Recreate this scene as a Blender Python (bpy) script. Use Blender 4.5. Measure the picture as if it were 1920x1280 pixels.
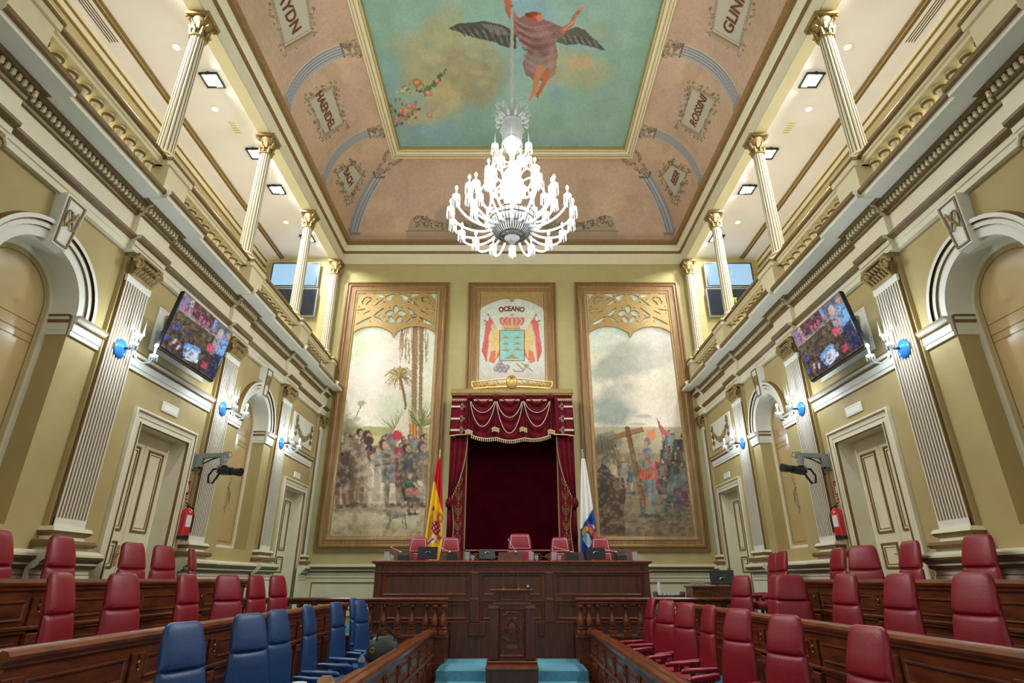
import bpy, bmesh, math, random
import numpy as np
from mathutils import Vector, Matrix

for _o in list(bpy.data.objects):
    bpy.data.objects.remove(_o)
SC = bpy.context.scene
COL = SC.collection
PI = math.pi
random.seed(7)

# ------------------------------------------------------------------ camera, world, exposure
FPX, TH, HC = 1063.0, math.radians(22.7), 1.65
CT, ST = math.cos(TH), math.sin(TH)
_cd = bpy.data.cameras.new('camera')
_cd.sensor_width = 36.0
_cd.lens = FPX / 1920.0 * 36.0
_cd.clip_start = 0.05
CAM = bpy.data.objects.new('camera', _cd)
CAM.location = (0, 0, HC)
CAM.rotation_euler = (PI / 2 + TH, 0, 0)
COL.objects.link(CAM)
SC.camera = CAM

_w = bpy.data.worlds.new('world')
SC.world = _w
_w.use_nodes = True
_w.node_tree.nodes['Background'].inputs[0].default_value = (1.0, 0.97, 0.92, 1)
_w.node_tree.nodes['Background'].inputs[1].default_value = 0.36
SC.view_settings.view_transform = 'Standard'
SC.view_settings.look = 'None'
SC.view_settings.gamma = 1.0
SC.view_settings.exposure = 0.85
SC.view_settings.use_curve_mapping = False
SC.cycles.max_bounces = 6
SC.cycles.diffuse_bounces = 4
SC.cycles.glossy_bounces = 3
SC.cycles.transmission_bounces = 4
SC.cycles.sample_clamp_indirect = 4.0
SC.cycles.caustics_reflective = False
SC.cycles.caustics_refractive = False
P_CHAND, P_SCONCE, P_FLOOD, P_DOWN = 6.5, 7.5, 60.0, 20.0


def ray(x, y):
    u, v = x - 960.0, 640.0 - y
    return u, FPX * CT - v * ST, FPX * ST + v * CT


def onX(x, y, X):
    d = ray(x, y); t = X / d[0]
    return Vector((X, d[1] * t, HC + d[2] * t))


def onY(x, y, Y):
    d = ray(x, y); t = Y / d[1]
    return Vector((d[0] * t, Y, HC + d[2] * t))


def onZ(x, y, Z):
    d = ray(x, y); t = (Z - HC) / d[2]
    return Vector((d[0] * t, d[1] * t, Z))


# ------------------------------------------------------------------ materials
def lin(c):
    r = []
    for v in c[:3]:
        v = v / 255.0
        r.append(v / 12.92 if v <= 0.04045 else ((v + 0.055) / 1.055) ** 2.4)
    return tuple(r)


def mat(name, rgb, rough=0.6, metal=0.0, var=0.08, scale=6.0, bump=0.0, bscale=60.0, emit=None, es=1.0, spec=0.5, coat=0.0, stretch=None, rgb2=None):
    m = bpy.data.materials.new(name)
    m.use_nodes = True
    nt = m.node_tree
    b = nt.nodes['Principled BSDF']
    c = lin(rgb)
    b.inputs['Roughness'].default_value = rough
    b.inputs['Metallic'].default_value = metal
    b.inputs['Specular IOR Level'].default_value = spec
    b.inputs['Coat Weight'].default_value = coat
    tc = nt.nodes.new('ShaderNodeTexCoord')
    mp = nt.nodes.new('ShaderNodeMapping')
    nt.links.new(tc.outputs['Object'], mp.inputs[0])
    if stretch:
        mp.inputs['Scale'].default_value = stretch
    n = nt.nodes.new('ShaderNodeTexNoise')
    n.inputs['Scale'].default_value = scale
    n.inputs['Detail'].default_value = 5.0
    nt.links.new(mp.outputs[0], n.inputs['Vector'])
    cr = nt.nodes.new('ShaderNodeValToRGB')
    nt.links.new(n.outputs['Fac'], cr.inputs[0])
    if rgb2:
        c2 = lin(rgb2); c1 = c
    else:
        c1 = tuple(v * (1 - var) for v in c); c2 = tuple(min(1, v * (1 + var)) for v in c)
    cr.color_ramp.elements[0].position = 0.32; cr.color_ramp.elements[0].color = (*c1, 1)
    cr.color_ramp.elements[1].position = 0.68; cr.color_ramp.elements[1].color = (*c2, 1)
    nt.links.new(cr.outputs[0], b.inputs['Base Color'])
    if bump > 0:
        n2 = nt.nodes.new('ShaderNodeTexNoise')
        n2.inputs['Scale'].default_value = bscale
        nt.links.new(mp.outputs[0], n2.inputs['Vector'])
        bp = nt.nodes.new('ShaderNodeBump')
        bp.inputs['Strength'].default_value = bump
        bp.inputs['Distance'].default_value = 0.01
        nt.links.new(n2.outputs['Fac'], bp.inputs['Height'])
        nt.links.new(bp.outputs[0], b.inputs['Normal'])
    if emit:
        b.inputs['Emission Color'].default_value = (*lin(emit), 1)
        b.inputs['Emission Strength'].default_value = es
    return m


def mat_attr(name, rough=0.75, emit=0.0, spec=0.3):
    m = bpy.data.materials.new(name)
    m.use_nodes = True
    nt = m.node_tree
    b = nt.nodes['Principled BSDF']
    a = nt.nodes.new('ShaderNodeVertexColor')
    a.layer_name = 'Col'
    n = nt.nodes.new('ShaderNodeTexNoise'); n.inputs['Scale'].default_value = 90
    tc = nt.nodes.new('ShaderNodeTexCoord'); nt.links.new(tc.outputs['Object'], n.inputs['Vector'])
    bp = nt.nodes.new('ShaderNodeBump'); bp.inputs['Strength'].default_value = 0.08; bp.inputs['Distance'].default_value = 0.01
    nt.links.new(n.outputs['Fac'], bp.inputs['Height'])
    nt.links.new(bp.outputs[0], b.inputs['Normal'])
    nt.links.new(a.outputs['Color'], b.inputs['Base Color'])
    b.inputs['Roughness'].default_value = rough
    b.inputs['Specular IOR Level'].default_value = spec
    if emit:
        nt.links.new(a.outputs['Color'], b.inputs['Emission Color'])
        b.inputs['Emission Strength'].default_value = emit
    return m


M = {}
M['wall'] = mat('ochre plaster', (184, 165, 112), 0.75, var=0.04, scale=3, bump=0.15)
M['wallback'] = mat('olive plaster', (186, 174, 122), 0.75, var=0.05, scale=4, bump=0.15)
M['gwall'] = mat('gallery plaster', (178, 166, 122), 0.75, var=0.05, scale=3)
M['cream'] = mat('cream painted plaster', (232, 226, 198), 0.55, var=0.03, scale=3)
M['cream2'] = mat('yellow cream paint', (226, 216, 180), 0.55, var=0.04, scale=3)
M['white'] = mat('white painted plaster', (234, 234, 220), 0.5, var=0.03, scale=3)
M['gceil'] = mat('gallery ceiling plaster', (234, 232, 246), 0.7, var=0.02, scale=2)
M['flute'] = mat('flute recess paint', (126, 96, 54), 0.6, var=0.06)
M['brown'] = mat('bronze brown paint', (122, 96, 54), 0.45, var=0.12, scale=12)
M['gold'] = mat('aged gilding', (150, 126, 76), 0.5, 0.15, var=0.35, scale=40, bump=0.4, bscale=80)
M['gilt'] = mat('bright gilding', (204, 172, 96), 0.35, 0.5, var=0.2, scale=30, bump=0.2)
M['tracery'] = mat('gilded tracery', (180, 150, 92), 0.42, 0.25, var=0.1, scale=10)
M['frame'] = mat('gilt oak frame', (162, 126, 80), 0.42, 0.05, rgb2=(130, 96, 56), scale=5, stretch=(6, 6, 0.5))
M['frame2'] = mat('gilt frame slip', (176, 144, 92), 0.4, 0.2, var=0.15, scale=10)
M['wood'] = mat('dark mahogany', (78, 36, 18), 0.33, 0.0, rgb2=(118, 58, 28), scale=4, stretch=(1, 1, 5), coat=0.15)
M['woodh'] = mat('dark mahogany moulding', (92, 44, 22), 0.28, 0.0, rgb2=(134, 68, 34), scale=4, stretch=(5, 1, 5), coat=0.25)
M['woodd'] = mat('deep brown mahogany panel', (66, 32, 18), 0.38, 0.0, rgb2=(96, 48, 24), scale=3, stretch=(6, 6, .8), coat=0.1)  # deeper brown mahogany for panels, plinths, risers and the trolley
M['door'] = mat('ivory door paint', (232, 224, 188), 0.5, var=0.03, scale=3)
M['red'] = mat('red leather', (140, 22, 40), 0.36, 0.0, var=0.10, scale=8, bump=0.18, bscale=140)
M['blue'] = mat('blue leather', (28, 68, 118), 0.36, 0.0, var=0.10, scale=8, bump=0.18, bscale=140)
M['seam'] = mat('dark red piping', (100, 16, 28), 0.5)
M['chrome'] = mat('dark metal', (60, 60, 62), 0.3, 0.9)
M['steel'] = mat('brushed steel', (180, 180, 178), 0.3, 0.9)
M['black'] = mat('black plastic', (16, 16, 18), 0.35)
M['grey'] = mat('grey painted metal', (150, 156, 150), 0.45)
M['velvet'] = mat('crimson velvet', (104, 14, 30), 0.8, 0.0, var=0.25, scale=6, spec=.2)
M['velvetd'] = mat('deep burgundy velvet', (52, 4, 16), 1.0, 0.0, var=0.2, scale=3, spec=0.0)
M['fringe'] = mat('ivory and gold fringe', (222, 196, 150), 0.6, var=0.2, scale=60)
M['cord'] = mat('silver cord', (216, 200, 176), 0.5)
M['embro'] = mat('gold embroidery', (160, 132, 78), 0.5, 0.3)
M['carpet'] = mat('teal carpet', (96, 160, 180), 0.95, var=0.12, scale=20, bump=0.3, bscale=200)
M['signred'] = mat('sign red', (176, 24, 32), 0.4)
M['extred'] = mat('extinguisher red', (206, 24, 30), 0.25, coat=0.4)
M['paper'] = mat('white paper', (236, 236, 232), 0.6)
M['kraft'] = mat('brown paper', (176, 140, 96), 0.7)
M['screenoff'] = mat('dark screen glass', (30, 36, 44), 0.12, 0.0, var=0.02)
M['bag'] = mat('olive grey leather', (52, 60, 54), 0.45, var=0.2, scale=10, bump=0.3)
M['blueglass'] = mat('blue pressed glass', (40, 106, 168), 0.15, 0.0, coat=0.5)
M['bluecap'] = mat('blue cap', (20, 60, 200), 0.4)
M['beadgrey'] = mat('pewter net of beads', (120, 118, 108), 0.25, 0.6, var=0.5, scale=60)
M['line'] = mat('thin dark line', (96, 84, 60), 0.6)
M['letter'] = mat('oxblood lettering', (124, 58, 34), 0.7, var=0.05)
M['paint'] = mat_attr('painted canvas')
M['screen'] = mat_attr('lit screen picture', 0.2, .32)
M['cloth'] = mat_attr('printed flag cloth', 0.7)
M['lampbulb'] = mat('lit bulb', (255, 255, 255), 0.3, emit=(235, 244, 255), es=30)
M['flood'] = mat('lit floodlight glass', (255, 255, 255), 0.3, emit=(246, 250, 255), es=14)
M['screenblue'] = mat('lit pale blue screen', (30, 40, 50), 0.2, emit=(164, 204, 232), es=0.55)
M['green'] = mat('lit green symbol', (160, 230, 60), 0.4, emit=(180, 230, 60), es=0.8)
M['mirror'] = mat('peach tinted niche glass', (196, 164, 112), 0.22, 0.0, rgb2=(176, 160, 112), scale=0.9, spec=0.7)


def crystal(name, t):
    m = bpy.data.materials.new(name)
    m.use_nodes = True
    nt = m.node_tree
    b = nt.nodes['Principled BSDF']
    b.inputs['Base Color'].default_value = (0.5, 0.53, 0.55, 1)
    b.inputs['Roughness'].default_value = 0.12
    tr = nt.nodes.new('ShaderNodeBsdfTransparent')
    tl = nt.nodes.new('ShaderNodeBsdfTranslucent'); tl.inputs[0].default_value = (0.95, 0.98, 1, 1)
    m1 = nt.nodes.new('ShaderNodeMixShader'); m1.inputs[0].default_value = 0.4
    m2 = nt.nodes.new('ShaderNodeMixShader'); m2.inputs[0].default_value = t
    nt.links.new(b.outputs[0], m1.inputs[1]); nt.links.new(tl.outputs[0], m1.inputs[2])
    nt.links.new(m1.outputs[0], m2.inputs[1]); nt.links.new(tr.outputs[0], m2.inputs[2])
    nt.links.new(m2.outputs[0], nt.nodes['Material Output'].inputs[0])
    return m


def bulb_mat(name, col, es):
    m = bpy.data.materials.new(name)
    m.use_nodes = True
    nt = m.node_tree
    e = nt.nodes.new('ShaderNodeEmission'); e.inputs[0].default_value = (*lin(col), 1); e.inputs[1].default_value = es
    tr = nt.nodes.new('ShaderNodeBsdfTransparent')
    ad = nt.nodes.new('ShaderNodeAddShader')
    nt.links.new(e.outputs[0], ad.inputs[0]); nt.links.new(tr.outputs[0], ad.inputs[1])
    nt.links.new(ad.outputs[0], nt.nodes['Material Output'].inputs[0])
    return m


M['lampbulb'] = bulb_mat('lit glass bulb', (232, 243, 255), 8.0)
M['crystal'] = crystal('cut crystal', 0.38)
M['clear'] = crystal('clear glass', 0.7)


# ------------------------------------------------------------------ mesh builder
class MB:
    def __init__(self):
        self.v = []; self.f = []; self.m = []

    def add(self, vs, fs, mi=0):
        o = len(self.v)
        self.v.extend(tuple(p) for p in vs)
        for f in fs:
            self.f.append(tuple(i + o for i in f)); self.m.append(mi)
        return self

    def box(self, x0, y0, z0, x1, y1, z1, mi=0, b=0.0):
        if x0 > x1: x0, x1 = x1, x0
        if y0 > y1: y0, y1 = y1, y0
        if z0 > z1: z0, z1 = z1, z0
        if b > 0:
            b = min(b, (x1 - x0) * .45, (y1 - y0) * .45, (z1 - z0) * .45)
            vs = []
            for (xa, ya, za) in ((b, b, 0), (0, b, b), (b, 0, b)):
                for sx in (0, 1):
                    for sy in (0, 1):
                        for sz in (0, 1):
                            vs.append((x0 + xa if not sx else x1 - xa, y0 + ya if not sy else y1 - ya, z0 + za if not sz else z1 - za))
            bm = bmesh.new()
            for p in vs: bm.verts.new(p)
            r = bmesh.ops.convex_hull(bm, input=bm.verts)
            bm.verts.index_update()
            self.add([x.co[:] for x in bm.verts], [[x.index for x in f.verts] for f in bm.faces], mi)
            bm.free()
            return self
        vs = [(x0, y0, z0), (x1, y0, z0), (x1, y1, z0), (x0, y1, z0), (x0, y0, z1), (x1, y0, z1), (x1, y1, z1), (x0, y1, z1)]
        return self.add(vs, [(0, 3, 2, 1), (4, 5, 6, 7), (0, 1, 5, 4), (1, 2, 6, 5), (2, 3, 7, 6), (3, 0, 4, 7)], mi)

    def hexa(self, lo, hi, mi=0):
        """lo, hi: four points each (bottom ring, top ring)"""
        return self.add(list(lo) + list(hi), [(3, 2, 1, 0), (4, 5, 6, 7), (0, 1, 5, 4), (1, 2, 6, 5), (2, 3, 7, 6), (3, 0, 4, 7)], mi)

    def loft(self, loops, mi=0, cap=True, closed=True):
        n = len(loops[0]); vs = [p for l in loops for p in l]; fs = []
        for i in range(len(loops) - 1):
            for j in range(n if closed else n - 1):
                k = (j + 1) % n
                fs.append((i * n + j, i * n + k, (i + 1) * n + k, (i + 1) * n + j))
        if cap and closed:
            fs.append(tuple(range(n - 1, -1, -1)))
            fs.append(tuple((len(loops) - 1) * n + j for j in range(n)))
        return self.add(vs, fs, mi)

    def lathe(self, prof, c=(0, 0, 0), seg=16, mi=0, sq=False, flute=0, fd=0.1, cap=True):
        loops = []
        for r, z in prof:
            l = []
            for j in range(seg):
                a = 2 * PI * j / seg
                rr = r
                if flute: rr = r * (1 - fd * (j % 2))
                l.append((c[0] + rr * math.cos(a), c[1] + rr * math.sin(a), c[2] + z))
            loops.append(l)
        return self.loft(loops, mi, cap)

    def tube(self, pts, r, seg=8, mi=0, cap=True):
        pts = [Vector(p) for p in pts]
        if not isinstance(r, (list, tuple)): r = [r] * len(pts)
        loops = []; up = None
        for i, p in enumerate(pts):
            a = pts[max(0, i - 1)]; b = pts[min(len(pts) - 1, i + 1)]
            t = (b - a)
            if t.length < 1e-9: t = Vector((0, 0, 1))
            t.normalize()
            if up is None:
                up = Vector((0, 0, 1)) if abs(t.z) < 0.9 else Vector((1, 0, 0))
            s = t.cross(up)
            if s.length < 1e-6:
                s = t.cross(Vector((0, 1, 0)))
            s.normalize(); up = s.cross(t); up.normalize()
            loops.append([p + s * (r[i] * math.cos(2 * PI * j / seg)) + up * (r[i] * math.sin(2 * PI * j / seg)) for j in range(seg)])
        return self.loft(loops, mi, cap)

    def sweepY(self, prof, y0, y1, mis, s=1, W=0.0, cap=True):
        """prof: (d, z) pairs, x = s*(W - d); mis: material per segment"""
        n = len(prof)
        a = [(s * (W - d), y0, z) for d, z in prof]; b = [(s * (W - d), y1, z) for d, z in prof]
        o = len(self.v); self.v.extend(a + b)
        for i in range(n - 1):
            self.f.append((o + i, o + i + 1, o + n + i + 1, o + n + i)); self.m.append(mis[i] if isinstance(mis, (list, tuple)) else mis)
        if cap:
            self.f.append(tuple(o + i for i in range(n))); self.m.append(cap if isinstance(cap, int) and cap is not True else 0)
            self.f.append(tuple(o + n + i for i in range(n - 1, -1, -1))); self.m.append(0)
        return self

    def frame(self, x0, z0, x1, z1, prof, mis, place):
        """mitred rectangular frame; prof: (inset, depth) pairs; place(u, w, d) -> point"""
        n = len(prof); o = len(self.v)
        for cu, cw, su, sw in ((x0, z0, 1, 1), (x1, z0, -1, 1), (x1, z1, -1, -1), (x0, z1, 1, -1)):
            for ins, d in prof:
                self.v.append(tuple(place(cu + su * ins, cw + sw * ins, d)))
        for k in range(4):
            a = o + k * n; b = o + ((k + 1) % 4) * n
            for i in range(n - 1):
                self.f.append((a + i, a + i + 1, b + i + 1, b + i)); self.m.append(mis[i] if isinstance(mis, (list, tuple)) else mis)
        return self

    def build(self, name, mats, parent=None, origin=None, smooth=False, recalc=True):
        if not isinstance(mats, (list, tuple)): mats = [mats]
        me = bpy.data.meshes.new(name)
        vs = self.v
        loc = None
        if origin is None and parent is None:
            a = np.array(vs); mn = a.min(0); mx = a.max(0)
            loc = ((mn[0] + mx[0]) / 2, (mn[1] + mx[1]) / 2, mn[2]); origin = loc
        if origin is not None:
            a = np.array(vs) - np.array(origin)[None, :]
            vs = a.tolist()
        me.from_pydata(vs, [], self.f)
        for m in mats: me.materials.append(M[m] if isinstance(m, str) else m)
        me.polygons.foreach_set('material_index', self.m)
        if recalc:
            bm = bmesh.new(); bm.from_mesh(me)
            bmesh.ops.recalc_face_normals(bm, faces=bm.faces)
            bm.to_mesh(me); bm.free()
        if smooth:
            me.polygons.foreach_set('use_smooth', [True] * len(me.polygons))
            if smooth != 'all':
                me.set_sharp_from_angle(angle=math.radians(40))
        me.update()
        ob = bpy.data.objects.new(name, me)
        COL.objects.link(ob)
        if parent is not None: ob.parent = parent
        if loc is not None: ob.location = loc
        return ob


def tag(o, label=None, cat=None, group=None, kind=None):
    if label: o['label'] = label
    if cat: o['category'] = cat
    if group: o['group'] = group
    if kind: o['kind'] = kind
    return o


def thing(name, label, cat, loc=(0, 0, 0), rz=0.0, group=None, kind=None):
    o = bpy.data.objects.new(name, None)
    o.empty_display_size = 0.1
    o.location = loc; o.rotation_euler = (0, 0, rz)
    COL.objects.link(o)
    return tag(o, label, cat, group, kind)


def copy_tree(o, parent=None):
    c = o.copy(); COL.objects.link(c); c.parent = parent
    for ch in list(o.children):
        copy_tree(ch, c)
    return c


def lamp(name, kind, loc, power, size=0.05, color=(1, 1, 1), parent=None, rot=None, spot=None):
    l = bpy.data.lights.new(name, kind)
    l.energy = power; l.color = color
    if kind == 'AREA':
        l.size = size
    else:
        l.shadow_soft_size = size
    if spot and kind == 'SPOT':
        l.spot_size = spot; l.spot_blend = 0.6
    o = bpy.data.objects.new(name, l); COL.objects.link(o)
    o.location = loc
    if rot: o.rotation_euler = rot
    if parent is not None: o.parent = parent
    return o


def fill2d(name, splines, depth, m, place, parent=None, origin=None):
    """flat cut-out with holes: splines are closed 2-D loops; place(u, w, d) maps to the world"""
    cu = bpy.data.curves.new('tmp', 'CURVE'); cu.dimensions = '2D'; cu.fill_mode = 'BOTH'; cu.extrude = depth / 2
    for s in splines:
        sp = cu.splines.new('POLY'); sp.points.add(len(s) - 1)
        for i, p in enumerate(s): sp.points[i].co = (p[0], p[1], 0, 1)
        sp.use_cyclic_u = True
    ob = bpy.data.objects.new('tmp', cu); COL.objects.link(ob)
    dg = bpy.context.evaluated_depsgraph_get(); dg.update()
    me = bpy.data.meshes.new_from_object(ob.evaluated_get(dg))
    bpy.data.objects.remove(ob)
    b = MB()
    b.add([place(v.co.x, v.co.y, v.co.z) for v in me.vertices], [tuple(p.vertices) for p in me.polygons])
    bpy.data.meshes.remove(me)
    return b.build(name, m, parent, origin)


def text2d(body, size, bold=0.0, sx=1.0):
    cu = bpy.data.curves.new('tmp', 'FONT'); cu.body = body; cu.size = size; cu.offset = bold
    cu.align_x = 'CENTER'; cu.align_y = 'CENTER'; cu.extrude = 0.0
    ob = bpy.data.objects.new('tmp', cu); COL.objects.link(ob)
    dg = bpy.context.evaluated_depsgraph_get(); dg.update()
    me = bpy.data.meshes.new_from_object(ob.evaluated_get(dg))
    bpy.data.objects.remove(ob)
    vs = [(v.co.x * sx, v.co.y) for v in me.vertices]
    fs = [tuple(p.vertices) for p in me.polygons]
    bpy.data.meshes.remove(me)
    return vs, fs


# ------------------------------------------------------------------ painting on surfaces (colour stored on the mesh)
def _hash(ix, iy, seed):
    h = (ix * 374761393 + iy * 668265263 + seed * 974634777) & 0xffffffff
    h = ((h ^ (h >> 13)) * 1274126177) & 0xffffffff
    return ((h ^ (h >> 16)) & 0xffff) / 65535.0


def vnoise(x, y, seed=0):
    ix = np.floor(x).astype(np.int64); iy = np.floor(y).astype(np.int64)
    fx = x - ix; fy = y - iy
    fx = fx * fx * (3 - 2 * fx); fy = fy * fy * (3 - 2 * fy)
    a = _hash(ix, iy, seed); b = _hash(ix + 1, iy, seed); c = _hash(ix, iy + 1, seed); d = _hash(ix + 1, iy + 1, seed)
    return a * (1 - fx) * (1 - fy) + b * fx * (1 - fy) + c * (1 - fx) * fy + d * fx * fy


def fbm(x, y, seed=0, n=4):
    t = 0; a = 0.5
    for i in range(n):
        t = t + a * vnoise(x * 2 ** i, y * 2 ** i, seed + i); a *= 0.5
    return t / (1 - 0.5 ** n)


class Paint:
    def __init__(self, U, V, base, wob=0):
        if wob:
            d1 = fbm(U / wob, V / wob, 91, 3) - .5; d2 = fbm(U / wob, V / wob, 57, 3) - .5
            U = U + wob * 1.3 * d1; V = V + wob * 1.3 * d2
        self.U = U; self.V = V
        self.C = np.zeros(U.shape + (3,)) + np.array(base, float)

    def _box(self, x0, x1, y0, y1):
        return np.nonzero((self.U > x0) & (self.U < x1) & (self.V > y0) & (self.V < y1))

    def _mix(self, idx, a, col):
        c = np.array(col, float)
        a = np.clip(a, 0, 1)[:, None]
        self.C[idx] = self.C[idx] * (1 - a) + c * a

    def noise(self, amp, sc, seed=1):
        n = fbm(self.U / sc, self.V / sc, seed) - 0.5
        self.C *= (1 + amp * 2 * n)[..., None]
        return self

    def tint(self, col, amp, sc, seed=1, lo=0.5, hi=0.7, sy=1.0):
        n = fbm(self.U / sc, self.V / (sc * sy), seed)
        a = np.clip((n - lo) / (hi - lo), 0, 1) * amp
        self.C = self.C * (1 - a[..., None]) + np.array(col, float) * a[..., None]
        return self

    def grad(self, v0, c0, v1, c1, a=1.0):
        t = np.clip((self.V - v0) / (v1 - v0), 0, 1)[..., None]
        g = np.array(c0, float) * (1 - t) + np.array(c1, float) * t
        m = (((self.V >= min(v0, v1)) & (self.V <= max(v0, v1))) * a)[..., None]
        self.C = self.C * (1 - m) + g * m
        return self

    def ell(self, cx, cy, rx, ry, col, a=1.0, soft=0.25, rot=0.0, wob=0.0, seed=3):
        R = max(rx, ry) * (1.15 + wob + soft)
        i = self._box(cx - R, cx + R, cy - R, cy + R)
        if len(i[0]) == 0: return self
        u = self.U[i] - cx; v = self.V[i] - cy
        c, s = math.cos(rot), math.sin(rot)
        d = np.sqrt(((u * c + v * s) / rx) ** 2 + ((-u * s + v * c) / ry) ** 2)
        if wob:
            q = max(rx, ry) * .45
            d = d + (fbm(self.U[i] / q, self.V[i] / q, seed) - .5) * 2 * wob
        self._mix(i, a * np.clip((1 - d) / soft + .5, 0, 1), col)
        return self

    def poly(self, pts, col, a=1.0):
        P = np.array(pts, float)
        i = self._box(P[:, 0].min() - 1e-6, P[:, 0].max() + 1e-6, P[:, 1].min() - 1e-6, P[:, 1].max() + 1e-6)
        if len(i[0]) == 0: return self
        u = self.U[i]; v = self.V[i]
        ins = np.zeros(u.shape, bool)
        n = len(P)
        for k in range(n):
            x0, y0 = P[k]; x1, y1 = P[(k + 1) % n]
            if y0 == y1: continue
            cnd = ((y0 > v) != (y1 > v)) & (u < (x1 - x0) * (v - y0) / (y1 - y0) + x0)
            ins ^= cnd
        self._mix(i, ins * a, col)
        return self

    def line(self, pts, w, col, a=1.0, w2=None):
        n = len(pts)
        for k in range(n - 1):
            x0, y0 = pts[k]; x1, y1 = pts[k + 1]
            wa = w if w2 is None else w + (w2 - w) * k / max(1, n - 1)
            wb = w if w2 is None else w + (w2 - w) * (k + 1) / max(1, n - 1)
            W = max(wa, wb)
            i = self._box(min(x0, x1) - W, max(x0, x1) + W, min(y0, y1) - W, max(y0, y1) + W)
            if len(i[0]) == 0: continue
            dx, dy = x1 - x0, y1 - y0; L = dx * dx + dy * dy + 1e-9
            t = np.clip(((self.U[i] - x0) * dx + (self.V[i] - y0) * dy) / L, 0, 1)
            d = np.hypot(self.U[i] - x0 - t * dx, self.V[i] - y0 - t * dy)
            ww = (wa + (wb - wa) * t) / 2
            self._mix(i, a * np.clip((ww - d) / (ww * .35 + 1e-9) + .5, 0, 1), col)
        return self


def paint_mesh(name, P, C, m, parent=None, origin=(0, 0, 0)):
    """P: (n, k, 3) grid of positions, C: (n, k, 3) sRGB 0..255"""
    n, k = P.shape[:2]
    me = bpy.data.meshes.new(name)
    pos = (P - np.array(origin)).reshape(-1, 3).astype(np.float32)
    idx = np.arange(n * k).reshape(n, k)
    q = np.stack([idx[:-1, :-1], idx[1:, :-1], idx[1:, 1:], idx[:-1, 1:]], -1).reshape(-1, 4)
    me.vertices.add(n * k); me.vertices.foreach_set('co', pos.ravel())
    me.loops.add(q.size); me.loops.foreach_set('vertex_index', q.ravel().astype(np.int32))
    me.polygons.add(len(q))
    me.polygons.foreach_set('loop_start', np.arange(0, q.size, 4, dtype=np.int32))
    me.polygons.foreach_set('loop_total', np.full(len(q), 4, dtype=np.int32))
    me.update(calc_edges=True)
    c = np.clip(C, 0, 255) / 255.0
    c = np.where(c <= 0.04045, c / 12.92, ((c + 0.055) / 1.055) ** 2.4)
    at = me.color_attributes.new('Col', 'FLOAT_COLOR', 'POINT')
    at.data.foreach_set('color', np.concatenate([c.reshape(-1, 3), np.ones((n * k, 1))], 1).astype(np.float32).ravel())
    me.polygons.foreach_set('use_smooth', [True] * len(me.polygons))
    me.materials.append(M[m])
    ob = bpy.data.objects.new(name, me); COL.objects.link(ob)
    if parent is not None: ob.parent = parent
    else: ob.location = origin
    return ob


def topx(P):
    """photo coordinates of world points, used only to lay paintings out on their surfaces"""
    z = P[..., 2] - HC
    zc = P[..., 1] * CT + z * ST
    return 960 + FPX * P[..., 0] / zc, 640 - FPX * (-P[..., 1] * ST + z * CT) / zc

# ------------------------------------------------------------------ room shell
W = 4.85
YB = 14.0          # back wall
Y0 = -3.0          # the hall runs on behind the camera
PY = [3.83, 6.38, 9.02, 11.58, 13.93]
SIDE = {-1: 'left', 1: 'right'}
FC = 0.85          # floor of the rear desk row
ZBAND = (4.10, 4.33)


def struct(name, b, mats, **k):
    return tag(b.build(name, mats, **k), kind='structure')


b = MB(); b.box(-7.3, Y0, -0.2, 7.3, YB + .2, 0.0); struct('floor', b, 'carpet')
b = MB(); b.box(-7.3, YB, 0, 7.3, YB + .25, 12.8); struct('wall_back', b, 'wallback')

for s in (-1, 1):
    for z0, z1, x0, x1, y0 in ((0.0, .17, 1.25, 2.9, 1.0), (0, .5, 2.62, 3.9, 1.0), (0, FC, 3.8, W, 1.0)):
        pass
    b = MB()
    b.box(s * 1.3, 1.0, 0, s * 2.68, 10.35, .17)
    b.box(s * 2.68, 1.0, 0, s * 3.8, 10.35, .5)
    b.box(s * 3.8, 1.0, 0, s * W, 10.35, FC)
    struct('floor', b, 'carpet')

# platform behind the balustrades and the steps up to the lectern
b = MB()
b.box(-W, 10.45, 0, -1.12, YB, .76); b.box(1.12, 10.45, 0, W, YB, .76)
b.box(-1.12, 9.55, 0, 1.12, 10.95, .40)
b.box(-1.12, 9.25, 0, 1.12, 9.55, .27); b.box(-1.12, 8.95, 0, 1.12, 9.25, .14)
b.box(-2.6, 11.3, .4, 2.6, 13.2, 1.22)
struct('floor', b, 'carpet')
for zz, yy, q in ((.275, 9.25, 'upper'), (.145, 8.95, 'lower')):
    for s in (-1, 1):
        b = MB(); b.tube([(s * .36, yy - .01, zz + .006), (s * 1.08, yy - .01, zz + .006)], .008)
        tag(b.build('stair_rod', 'gilt'), 'thin brass rod on the %s teal step %s of the lectern' % (q, SIDE[s]), 'stair rod', 'brass stair rods')

ARCH = [(5.10, .57), (10.43, .57)]
DOORS = [(7.04, 8.56, 3.69), (12.2, 13.72, 3.66)]
wn = 0
dn = 0


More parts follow.
